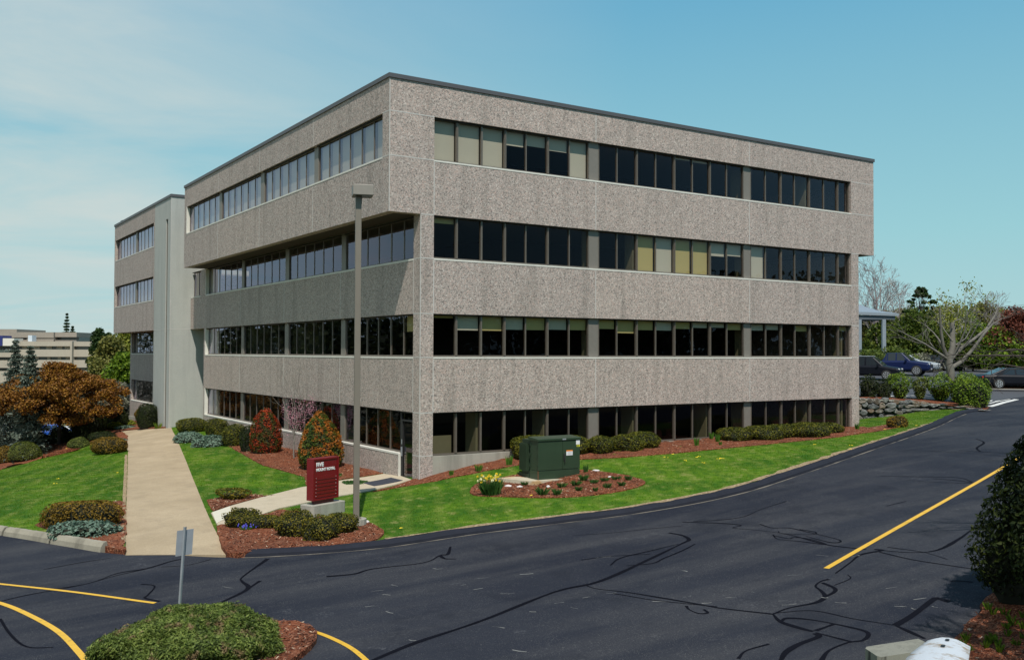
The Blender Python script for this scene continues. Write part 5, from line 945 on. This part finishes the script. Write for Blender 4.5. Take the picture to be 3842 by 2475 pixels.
MB().box(-.003, .012, -.003, .02, .02, .30).build('rust_stain', M['rust'], o); MB().box(.98, 1.13, -.049, -.045, 1.345, 1.39).build('name_plate', M['alum'], o)
# loose white stones
for (px, py, s_), lb in zip(((2236, 1779, .10), (2288, 1802, .07), (1907, 1838, .12), (1950, 1840, .09), (2057, 1839, .09), (1371, 1975, .12)), ('white stone on the lawn edge right of the green cabinet', 'small white stone in the mulch right of the green cabinet', 'flat white stone left of the cabinet pad', 'white stone at the left foot of the cabinet pad', 'white stone under the front edge of the cabinet pad', 'pale stone slab beside the lamp pole footing')):
    p = ghit(px, py); P_2, _ = core_mesh('dome', s_*1.3, s_*.8, s_*.6, 1, wob(6, .2), 9, 5); me = npmesh('stone', P_2, _, M['rock']); q = link('stone', me); q.location = (p[0], p[1], gz(*p[:2])+LOFF+.02); q.rotation_euler = (0, 0, rng.uniform(0, 3)); tag(q, lb, 'stone')
# small traffic sign seen from behind on the island
B0 = ld((683-1921)/FPX*17.4, 17.4); zg_ = gz(*B0); o = empty('traffic_sign', (B0[0], B0[1], zg_), -YAW, 'leaning galvanised traffic sign seen from behind on the juniper island', 'traffic sign')
T0 = np.array([(700.5-1921)/FPX*17.4-(683-1921)/FPX*17.4+.01, 0, CAM[2]-(1976-1323)/FPX*17.4-zg_]); B1 = np.array([-.035, 0, 0.]); ax_ = (T0-B1)/np.linalg.norm(T0-B1); m = MB()
xs = np.array([1, 0, 0.])
def ring(c, w, dd): return [c+np.array([-w, 0, 0]), c+np.array([-w*.55, -dd, 0]), c+np.array([w*.55, -dd, 0]), c+np.array([w, 0, 0]), c+np.array([w, .006, 0]), c+np.array([w*.45, -dd+.01, 0]), c+np.array([-w*.45, -dd+.01, 0]), c+np.array([-w, .006, 0])]
m.sweep([ring(B1, .028, .035), ring(T0, .028, .035)], 0, False); m.build('post', M['alum'], o)
sa = math.radians(38); ux = np.array([math.cos(sa), math.sin(sa), .02]); c = T0-ax_*.29+np.array([0, .03, 0]); uz = ax_; W2, H2 = .15, .23; n_ = np.cross(ux, uz); q = []
for s1 in (0, .004): q += [c-ux*W2-uz*H2+n_*s1, c+ux*W2-uz*H2+n_*s1, c+ux*W2+uz*H2+n_*s1, c-ux*W2+uz*H2+n_*s1]
m = MB(); m.add(q, [(0, 1, 2, 3), (7, 6, 5, 4), (0, 4, 5, 1), (1, 5, 6, 2), (2, 6, 7, 3), (3, 7, 4, 0)]); m.build('plate', plain('sign_back_metal', (.34, .37, .41), .5, .2), o)
m = MB(); cc = c-n_*.01; m.tube([cc-uz*.22-ux*.015, cc+uz*.22-ux*.015], .014, 6); m.build('bracket', M['rust'], o)
# wooden post and guard rail end in the near right corner
t = NT('weathered_wood'); p_ = t.obj(); n1 = t.noise(t.n('VectorMath', {0: p_, 1: (34, 34, 2.2)}, operation='MULTIPLY').outputs[0], 1., 5, .6); up_f = t.n('SeparateXYZ', {0: t.n('NewGeometry').outputs['Normal']}).outputs[2]; cr = t.math('MAXIMUM', t.ramp(n1, [(.36, 0), (.46, 1)]), t.math('MULTIPLY', up_f, .85)); n2 = t.noise(p_, 7, 4)
M['wood'] = t.end(t.pbsdf(t.mix(cr, (.045, .042, .035), t.mix(n2, (.15, .15, .125), (.27, .26, .21)).node.outputs[0]), .9, 0, t.bump(n1, .8, .01)))
q = atdep(3378, 2425, 3.15); o = empty('wooden_post', (q[0], q[1], -1.55), -YAW+math.radians(6), 'weathered square wooden post in the lower right corner', 'post'); m = MB(); n = 6
pr = [(-.10, -.04), (-.09, -.052), (.09, -.052), (.10, -.04), (.10, .04), (.09, .052), (-.09, .052), (-.10, .04)]; zt_ = q[2]+1.55
m.add([(x, y, -.4) for x, y in pr]+[(x, y, zt_+.012*(x/.1)-.008*rng.uniform()) for x, y in pr], [tuple(range(8, 16))]+[(i, (i+1) % 8, 8+(i+1) % 8, 8+i) for i in range(8)]); m.build('timber', M['wood'], o)
e1 = atdep(3560, 2412, 2.75); e2 = atdep(3400, 2640, 2.1); o = empty('guard_rail', (e1[0], e1[1], e1[2]), 0, 'rust edged white steel guard rail end beside the wooden post', 'guard rail'); t = NT('galvanised_rail'); p_ = t.pos(); M['rail'] = t.end(t.pbsdf(t.mix(t.ramp(t.noise(p_, 16, 5, .7), [(.52, 0), (.66, 1)]), (.58, .60, .63), (.30, .21, .12)), .55, .1, t.bump(t.noise(p_, 60, 3), .3, .004)))
d_ = (e2-e1)/np.linalg.norm(e2-e1); sd = np.cross(d_, (0, 0, 1)); sd /= np.linalg.norm(sd); nn = np.cross(sd, d_); m = MB(); rings = []
for k in range(9):
    s_ = k/8*(np.linalg.norm(e2-e1)+.9); wq = .070*(1 if k else .8)
    rr = [d_*(s_-(.012 if abs(u) < .6 and k == 0 else 0))+sd*u*wq+nn*(.014*(1-u*u)) for u in np.linspace(-1, 1, 7)]; rings.append(rr+[r-nn*.006 for r in rr[::-1]])
m.sweep(rings); m.build('beam', M['rail'], o)
for s_ in (.035, .13): m = MB(); c = d_*s_+nn*.0165; m.add([c+d_*.016*math.cos(a)+sd*.006*math.sin(a) for a in np.linspace(0, 2*PI, 11)[:-1]], [tuple(range(10))]); m.build('bolt_slot', M['blacks'], o)
MB().box(e2[0]-e1[0]-.05, e2[0]-e1[0]+.05, e2[1]-e1[1]-.05, e2[1]-e1[1]+.05, -1.4, e2[2]-e1[2]-.02).build('support', M['rust'], o)
# dry stone retaining wall
wl = [(3224, 1495, 1578), (3232, 1495, 1577), (3345, 1501, 1567), (3442, 1509, 1550), (3475, 1512, 1547), (3566, 1521, 1541), (3604, 1525, 1541), (3655, 1533, 1542), (3690, 1541, 1546)]
o = empty('stone_wall', (0, 0, 0), 0, 'dry laid fieldstone retaining wall below the hedge bushes', 'stone wall'); WB = [ghit(a, c) for a, b, c in wl]; WT = [atdep(a, b, depth(*w_[:2])) for (a, b, c), w_ in zip(wl, WB)]; o.location = (WB[0][0], WB[0][1], WB[0][2]); O_ = np.array(o.location)
L_ = [0]; 
for a, b in zip(WB[:-1], WB[1:]): L_.append(L_[-1]+np.linalg.norm((b-a)[:2]))
def wall_at(s_):
    x = np.interp(s_, L_, [w_[0] for w_ in WB]); y = np.interp(s_, L_, [w_[1] for w_ in WB]); return np.array([x, y]), np.interp(s_, L_, [w_[2] for w_ in WB]), np.interp(s_, L_, [w_[2] for w_ in WT])
rings = []
for s_ in np.linspace(0, L_[-1], 30):
    xy, zb_, zt_ = wall_at(s_); h_ = H0; rings.append([(*(xy+h_*.10-O_[:2]), zb_-.4-O_[2]), (*(xy+h_*.10-O_[:2]), zt_-.05-O_[2]), (*(xy+h_*.55-O_[:2]), zt_-.05-O_[2]), (*(xy+h_*.55-O_[:2]), zb_-.4-O_[2])])
MB().sweep(rings, 0, False).build('backing', plain('joint_shadow_earth', (.025, .022, .02), .95), o)
V, F_ = [], []; s_ = 0.0; base_v, base_f = core_mesh('dome', 1, 1, 1, 1, None, 9, 6)
rows = 4
for r_ in range(rows):
    s_ = rng.uniform(-.2, .1)
    while s_ < L_[-1]:
        wd = rng.uniform(.28, .85); xy, zb_, zt_ = wall_at(min(s_+wd/2, L_[-1])); hh = (zt_-zb_+.1)/rows
        if hh*rows < .15+.3*r_*0: s_ += wd; continue
        z_ = zb_-.05+hh*(r_+.5)+rng.normal(0, .05); hz = hh*.56*rng.uniform(.7, 1.3); W_ = wob(6, .28); n_p = 40; U = rng.normal(0, 1, (1, 3))
        th = np.linspace(0, 2*PI, 9)[:-1]; rg = []
        irr = rng.uniform(.72, 1.18, 8)
        for dq, sc_ in ((.12, 1.), (-.03, .96), (-.10, .72)): rg.append([np.r_[xy+R0*(math.cos(a)*wd*.53*sc_*irr[i])+H0*(dq+rng.normal(0, .012)), z_+math.sin(a)*hz*sc_*irr[i]]-O_ for i, a in enumerate(th)])
        b0 = len(V); [V.extend(r) for r in rg]
        for k in range(2): F_ += [(b0+k*8+i, b0+k*8+(i+1) % 8, b0+(k+1)*8+(i+1) % 8, b0+(k+1)*8+i) for i in range(8)]
        F_ += [(b0+16, b0+17, b0+18, b0+19), (b0+19, b0+20, b0+21, b0+16), (b0+21, b0+22, b0+23, b0+16)]; s_ += wd*1.0
t = NT('field_stone'); rnd = t.n('NewGeometry').outputs['Random Per Island']; p_ = t.pos(); n_ = t.noise(p_, 5, 5, .65); c_ = t.ramp(rnd, [(0, (.06, .065, .07)), (.3, (.15, .15, .145)), (.5, (.10, .08, .055)), (.68, (.20, .20, .19)), (.82, (.17, .10, .055)), (.92, (.05, .05, .048))]); c_ = t.mix(t.ramp(n_, [(.5, 0), (.68, .6)]), c_, (.33, .34, .33)); c_ = t.mix(t.ramp(n_, [(.3, .6), (.42, 0)]), c_, (.06, .055, .05))
link('stones', npmesh('stones', V, F_, t.end(t.pbsdf(c_, .85, 0, t.bump(n_, .8, .04)))), o)
m = MB()
for k in range(34):
    a, b = L_[-1]*k/34, L_[-1]*(k+1)/34-.03; xa, _, za_ = wall_at(a); xb, _, zb2 = wall_at(b); h_ = rng.uniform(.0, .03); u = (xa-H0*.06, xb-H0*.06, xb+H0*.35, xa+H0*.35); zz_ = (za_, zb2, zb2, za_)
    m.add([(*(p-O_[:2]), z_-.05-O_[2]) for p, z_ in zip(u, zz_)]+[(*(p-O_[:2]), z_+h_-O_[2]) for p, z_ in zip(u, zz_)], [(4, 5, 6, 7), (0, 1, 5, 4), (1, 2, 6, 5), (2, 3, 7, 6), (3, 0, 4, 7)])
m.build('coping', plain('coping_stone', (.33, .31, .27), .9, var=.35, scale=3), o)
# ------------------------------------------------------------------ cars
def paint(name, col): return plain(name, col, .35, .0, .05, 2, coat=.1, spec=.2)
t = NT('car_glass'); CG = t.end(t.pbsdf((.02, .025, .03), .06, 0, spec=.7))
CT = plain('tyre_rubber', (.018, .018, .018), .85); CR_ = plain('alloy_rim', (.55, .56, .58), .3, .6); CHL = plain('headlight_lens', (.75, .76, .75), .15); CTL = plain('tail_light_red', (.45, .012, .012), .25); CPL = plain('number_plate_white', (.7, .7, .72), .5)
KINDS = dict(
 suv=dict(L=4.5, W=1.82, wh=.36, wx=(.88, 3.55), body=[(0, .42, .72, .80), (.12, .32, .86, .90), (.9, .30, .98, .93), (1.25, .28, 1.04, .93), (3.4, .28, 1.06, .93), (4.3, .32, 1.04, .91), (4.5, .45, .92, .84)], gh=[(1.12, 1.04, .84), (1.85, 1.66, .70), (3.9, 1.68, .70), (4.42, 1.08, .82)], pil=(2.0, 2.75, 3.55)),
 pickup=dict(L=5.2, W=1.86, wh=.39, wx=(.95, 4.15), body=[(0, .48, .82, .82), (.12, .36, .98, .92), (1.0, .34, 1.10, .95), (1.5, .34, 1.16, .95), (3.3, .34, 1.14, .95), (5.1, .38, 1.12, .94), (5.2, .5, 1.1, .90)], gh=[(1.35, 1.14, .86), (2.05, 1.76, .70), (3.15, 1.76, .70), (3.5, 1.14, .84)], pil=(2.15, 2.75, 3.1)),
 wagon=dict(L=4.9, W=1.86, wh=.35, wx=(.95, 3.85), body=[(0, .35, .62, .78), (.15, .26, .78, .90), (1.0, .24, .92, .95), (1.5, .24, .97, .95), (4.0, .24, 1.0, .95), (4.75, .30, .98, .90), (4.9, .42, .86, .82)], gh=[(1.35, .96, .86), (2.25, 1.42, .68), (3.75, 1.44, .66), (4.75, 1.0, .80)], pil=(2.35, 3.1, 3.95)),
 sedan=dict(L=4.8, W=1.84, wh=.35, wx=(.92, 3.75), body=[(0, .35, .60, .76), (.15, .26, .74, .88), (1.0, .24, .90, .95), (1.5, .24, .95, .95), (3.9, .24, .98, .94), (4.65, .30, .95, .88), (4.8, .45, .84, .80)], gh=[(1.3, .94, .85), (2.2, 1.42, .66), (3.2, 1.42, .64), (4.3, .97, .78)], pil=(2.3, 2.95, 3.6)))
def car(kind, name, col, px, dep_, head, zg_, label, cat, plate_front=True, roofrail=False):
    K = KINDS[kind]; p = ld((px-1921)/FPX*dep_, dep_); o = empty(name, (p[0], p[1], zg_), ang(*head), label, cat, 'parked cars' if 0 else None); W = K['W']/2; cx = K['L']/2
    rings = []; m = MB()
    for x, zb_, zs, wf in K['body']: w_ = W*wf/.95; rings.append([(cx-x, -w_*.92, zb_), (cx-x, -w_, zb_+.16), (cx-x, -w_*1.0, zs-.14), (cx-x, -w_*.93, zs), (cx-x, w_*.93, zs), (cx-x, w_, zs-.14), (cx-x, w_, zb_+.16), (cx-x, w_*.92, zb_)])
    m.sweep(rings, 0, False); g = K['gh']; zs = g[0][1]-.02; gl = []
    bw = [W*.90, W*.92, W*.92, W*.88]; lowx = [g[0][0], g[0][0]+(g[1][0]-g[0][0])*.35, g[3][0]-(g[3][0]-g[2][0])*.35, g[3][0]]
    a0, a1, b1, b0 = g; xs_ = (a0[0], a1[0], b1[0], b0[0]); wt = (W*.74, W*.72)
    BL = [(cx-a0[0], s*W*.88, zs) for s in (-1, 1)]; TF = [(cx-a1[0], s*W*.70, a1[1]) for s in (-1, 1)]; TR = [(cx-b1[0], s*W*.70, b1[1]) for s in (-1, 1)]; BR = [(cx-b0[0], s*W*.86, zs) for s in (-1, 1)]
    m.add(BL+TF+TR+BR, [(0, 2, 3, 1), (2, 4, 5, 3), (4, 6, 7, 5), (0, 6, 4, 2), (1, 3, 5, 7)]); bo = m.build('body', col, o, bevel=.05)
    A = [np.array(q) for q in BL+TF+TR+BR]
    def quad(c4, k=.10, off=.012):
        c4 = [np.array(q, float) for q in c4]; ce = sum(c4)/4; n_ = np.cross(c4[1]-c4[0], c4[3]-c4[0]); n_ /= np.linalg.norm(n_)
        if n_@(ce-np.array([0, 0, 1.])) < 0: n_ = -n_
        return [q+(ce-q)*k+n_*off for q in c4]
    MB().add(quad((A[0], A[1], A[3], A[2])), [(0, 1, 2, 3)]).build('windscreen', CG, o); MB().add(quad((A[6], A[7], A[5], A[4])), [(0, 1, 2, 3)]).build('rear_window', CG, o)
    for s in (0, 1):
        bf, tf, tr, br = A[0+s], A[2+s], A[4+s], A[6+s]; zl = .05
        def low(x): return bf+(br-bf)*((cx-x-bf[0])/(br[0]-bf[0]))
        def upp(x): return tf+(tr-tf)*np.clip((cx-x-tf[0])/(tr[0]-tf[0]), 0, 1)
        P_l = K['pil']; segs = [(a0[0]+.22, P_l[0], P_l[0]*.5+P_l[1]*.5-.03, a1[0]+.05)]; x1 = (P_l[0]+P_l[1])/2
        qs = [(low(a0[0]+.30), low(x1-.03), upp(x1-.03), upp(a1[0]+.06)), (low(x1+.03), low(P_l[2]-.03), upp(min(P_l[2]-.03, b1[0]-.05)), upp(x1+.03))]
        if P_l[2] < b1[0]+.2: qs.append((low(P_l[2]+.05), low(b0[0]-.25), upp(b1[0]-.03), upp(min(P_l[2]+.05, b1[0]-.04))))
        for q4 in qs: 
            nq = quad(q4, .07, .014); MB().add(nq, [(0, 1, 2, 3)]).build('side_window', CG, o)
    for x in K['wx']:
        for s in (-1, 1):
            r = K['wh']; y1 = s*(W+.005); y0 = s*(W-.22); th = np.linspace(0, 2*PI, 19)[:-1]; m = MB(); m.sweep([[(cx-x+r*math.cos(a)*f_, y, r+r*math.sin(a)*f_) for a in th] for y, f_ in ((y0, .9), (y0, 1), (y1, 1), (y1, .9))], 0, True); w_ = m.build('wheel', CT, o)
            m = MB()
            for k in range(7): a = 2*PI*k/7; m.add([(cx-x+rr*math.cos(a+da), y1+s*.012, r+rr*math.sin(a+da)) for rr, da in ((.06, -.5), (r*.66, -.16), (r*.66, .16), (.06, .5))], [(0, 1, 2, 3)])
            m.sweep([[(cx-x+r*q*math.cos(a), y1+s*.006, r+r*q*math.sin(a)) for a in th] for q in (.60, .70)], 0, True, False); m.build('rim', CR_, w_)
    B0_ = K['body']; zf = B0_[1][2]
    for s in (-1, 1):
        MB().box(cx-.42, cx-.02, s*W*.62-.17, s*W*.62+.17, zf-.20, zf-.03).build('headlight', CHL, o, bevel=.03); MB().box(-cx+.0, -cx+.22, s*W*.72-.14, s*W*.72+.14, B0_[-2][2]-.28, B0_[-2][2]-.10).build('tail_light', CTL, o, bevel=.02); MB().box(cx-g[0][0]-.42, cx-g[0][0]-.26, s*(W+.07)-.08, s*(W+.07)+.08, zs+.02, zs+.14).build('mirror', col, o, bevel=.02)
    MB().box(cx-.03, cx+.01, -.42, .42, zf-.30, zf-.12).build('grille', CT, o); MB().box(cx+.0, cx+.022, -.16, .16, .44, .56).build('number_plate', CPL, o)
    MB().box(-cx-.015, -cx+.01, -.16, .16, .62, .74).build('number_plate', CPL, o)
    if roofrail:
        for s in (-1, 1): m = MB(); m.tube([(cx-a1[0]-.1, s*W*.62, a1[1]+.05), (cx-b1[0]+.1, s*W*.62, b1[1]+.05)], .025, 5); m.build('roof_rail', M['alum'], o)
    return o
lz_ = -1.42
pb_, pn = paint('black_car_paint', (.008, .009, .014)), paint('navy_car_paint', (.010, .018, .07))
def zc(px, dep_): return float(TB(ld((px-1921)/FPX*dep_, dep_))[0])+.02
car('suv', 'suv', pb_, 3262, 71.5, (.84, -.54), zc(3262, 71.5), 'black sport utility car partly hidden by the building corner', 'suv', roofrail=True)
car('pickup', 'pickup_truck', pn, 3362, 76, (.84, -.54), zc(3362, 76), 'dark blue pickup truck between the black utility car and the wagon', 'pickup truck')
car('sedan', 'sedan', paint('silver_car_paint', (.34, .38, .42)), 3410, 82, (.84, -.54), zc(3410, 82), 'silver sedan almost hidden behind the blue pickup', 'car')
car('wagon', 'wagon', pb_, 3490, 87, (-.93, .37), zc(3490, 87), 'black wagon with red tail light behind the pruned tree', 'car'); car('sedan', 'sedan', paint('dark_grey_car_paint', (.03, .032, .04)), 3560, 93, (-.93, .37), zc(3560, 93), 'dark sedan mostly hidden by the pruned tree trunk', 'car')
car('sedan', 'sedan', pb_, 3806, 66, (.99, -.12), zc(3806, 66), 'black sedan at the right edge driving out of the picture', 'car')
for px, dep_, col, lb in ((212, 88, paint('blue_car_paint', (.02, .09, .42)), 'blue car in the lower car park below the copper tree'), (250, 96, paint('white_car_paint', (.75, .76, .78)), 'white car glimpsed under the copper tree'), (30, 74, paint('grey_car_paint', (.5, .52, .55)), 'pale grey car at the lower left behind the mounds'), (150, 98, paint('pale_car_paint', (.7, .7, .72)), 'pale car glimpsed between spruce boughs')):
    p = ld((px-1921)/FPX*dep_, dep_); car('sedan', 'sedan', col, px, dep_, (.95, .3), gz(*p)-.1, lb, 'car')
# canopy beyond the building
c = up_at(3268, 84, -.7); o = empty('canopy', c, -YAW, 'grey metal entrance canopy on a post behind the building', 'canopy'); cm = plain('canopy_metal', (.30, .34, .38), .45, .3, .15); m = MB()
m.add([(-3, -1.5, 4.3), (1.85, -1.5, 4.15), (1.85, 3, 4.55), (-3, 3, 6.1), (-3, -1.5, 4.55), (1.85, -1.5, 4.38), (1.85, 3, 4.8), (-3, 3, 6.3)], [(0, 3, 2, 1), (4, 5, 6, 7), (0, 1, 5, 4), (1, 2, 6, 5), (2, 3, 7, 6), (3, 0, 4, 7)]); m.build('roof', cm, o)
for y in (-1.2, 2.4): MB().box(-3, 1.6, y-.15, y+.15, 3.85, 4.2).build('beam', plain('canopy_beam', (.10, .12, .14), .6), o)
MB().box(.5, .8, -1.35, -1.05, -.2, 3.86).build('post', cm, o); MB().box(-1.65, -1.3, -1.35, -1.05, -.2, 3.86).build('post', cm, o)
# far office block at left
FD = 220.; o = empty('far_office_block', up_at(150, FD, -10), -YAW, 'beige terraced office block far behind the copper tree at left', 'office building'); O2 = up_at(150, FD, -10); k_ = FD/FPX
def fx(px): return (px-150)*k_
def fz(py): return CAM[2]+(1323-py)*k_+10
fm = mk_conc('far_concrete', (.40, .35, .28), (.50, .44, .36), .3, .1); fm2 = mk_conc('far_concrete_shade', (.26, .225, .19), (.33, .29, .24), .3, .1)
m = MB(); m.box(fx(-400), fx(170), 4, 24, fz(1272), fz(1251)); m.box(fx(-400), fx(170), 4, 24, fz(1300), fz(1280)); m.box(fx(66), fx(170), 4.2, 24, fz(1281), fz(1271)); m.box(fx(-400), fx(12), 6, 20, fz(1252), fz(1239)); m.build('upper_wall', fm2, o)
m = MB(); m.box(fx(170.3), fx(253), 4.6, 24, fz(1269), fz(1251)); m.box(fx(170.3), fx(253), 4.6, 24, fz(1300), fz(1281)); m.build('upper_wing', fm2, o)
m = MB()
for a, b in ((1287, 1304.5), (1317, 1344), (1356, 1384), (1396, 1440)): m.box(fx(70), fx(271), 0, 4, fz(b), fz(a)); m.box(fx(271.2), fx(350), .6, 4.5, fz(b), fz(a)); m.box(fx(-400), fx(69), -1, 4, fz(b+2), fz(a+2))
m.box(fx(266), fx(273), -.3, 4.2, fz(1500), fz(1286)); m.build('lower_wall', fm, o)
for a, b in ((1304.5, 1317), (1344, 1356), (1384, 1396)): MB().box(fx(-400), fx(349), 1.2, 3.9, fz(b), fz(a)).build('window_band', M['lens'], o)
MB().box(fx(-400), fx(252), 6, 20, fz(1281), fz(1269)).build('window_band', M['lens'], o); m = MB()
for x in (75, 120, 165, 205, 235): m.box(fx(x), fx(x+22), 1.0, 1.3, fz(1317), fz(1304.5)); m.box(fx(x+5), fx(x+18), 1.0, 1.3, fz(1356), fz(1344))
m.build('cover_panel', fm, o); MB().box(fx(28), fx(70), -2, 2, fz(1304), fz(1276)).build('white_block', plain('white_render', (.72, .68, .6), .8), o); MB().box(fx(8), fx(27), -2, 2, fz(1304), fz(1266)).build('blue_awning', plain('navy_awning', (.02, .03, .16), .7), o); MB().box(fx(97), fx(112), 1, 3, fz(1287), fz(1264)).build('roof_unit', plain('roof_unit_white', (.6, .66, .72), .6), o)
# ------------------------------------------------------------------ light
SUNH = math.radians(26.6); EL = math.radians(57)
tv = Vector((math.sin(SUNH)*math.cos(EL), math.cos(SUNH)*math.cos(EL), -math.sin(EL)))
sl = bpy.data.lights.new('sun', 'SUN'); sl.energy = 4.4; sl.angle = math.radians(.5); sl.color = (1, .94, .85)
so = bpy.data.objects.new('sun', sl); COL.objects.link(so); so.rotation_euler = tv.to_track_quat('-Z', 'Y').to_euler()
w = bpy.data.worlds.new('World'); sc.world = w; w.use_nodes = True; nt = w.node_tree; nt.nodes.clear()
def wn(ty, ins=None, **kw):
    nd = nt.nodes.new('ShaderNode'+ty)
    for k, v in kw.items(): setattr(nd, k, v)
    for k, v in (ins or {}).items():
        if isinstance(v, bpy.types.NodeSocket): nt.links.new(v, nd.inputs[k])
        else: nd.inputs[k].default_value = v
    return nd
sky = wn('TexSky', sky_type='NISHITA', sun_disc=False, sun_elevation=EL, sun_rotation=math.radians(206.6), air_density=1.0, dust_density=1.2, ozone_density=1.2, altitude=50)
gen = wn('TexCoord').outputs['Generated']; rot = wn('Mapping', {0: gen, 'Rotation': (0, 0, YAW)}, vector_type='POINT').outputs[0]
se = wn('SeparateXYZ', {0: rot}).outputs
def wm(op, a, b=0.): return wn('Math', {0: a, 1: b}, operation=op).outputs[0]
zz = wm('MAXIMUM', wm('ADD', se[2], .12), .02); cu = wn('CombineXYZ', {0: wm('MULTIPLY', wm('DIVIDE', se[0], zz), .55), 1: wm('DIVIDE', se[1], zz), 2: 0.}).outputs[0]
nz = wn('TexNoise', {'Vector': cu, 'Scale': .85, 'Detail': 8., 'Roughness': .58, 'Distortion': 1.1}).outputs[0]
lm = wn('MapRange', {0: se[0], 1: .12, 2: -.50, 3: 0., 4: 1.}).outputs[0]
cf = wm('MULTIPLY', wn('MapRange', {0: nz, 1: .36, 2: .74, 3: 0., 4: 1.}).outputs[0], lm); cf = wm('MINIMUM', wm('ADD', wm('MULTIPLY', cf, .9), wm('MULTIPLY', lm, .18)), .85)
gr = wn('ValToRGB', {0: se[2]}); e = gr.color_ramp.elements
for i, (p_, c_) in enumerate(((0., (.44, .655, .67)), (.12, (.32, .615, .67)), (.34, (.155, .435, .62)), (1., (.06, .19, .42)))):
    if i > 1: e.new(p_)
    e[i].position = p_; e[i].color = (*c_, 1)
sk = wn('MixRGB', {0: .05, 1: wn('MixRGB', {0: 1., 1: gr.outputs[0], 2: (9.1, 9.1, 9.1, 1)}, blend_type='MULTIPLY').outputs[0], 2: sky.outputs[0]}).outputs[0]
mixc = wn('MixRGB', {0: cf, 1: sk, 2: (5.6, 6.2, 6.0, 1)}).outputs[0]
bg = wn('Background', {0: mixc, 1: .11}); wo = wn('OutputWorld', {0: bg.outputs[0]})
sc.view_settings.view_transform = 'Standard'; sc.view_settings.look = 'None'; sc.view_settings.gamma = 1; sc.view_settings.exposure = 0
sc.view_settings.use_curve_mapping = False
sc.cycles.max_bounces = 8; sc.cycles.transparent_max_bounces = 12; sc.cycles.caustics_reflective = False; sc.cycles.caustics_refractive = False
sc.cycles.use_denoising = True
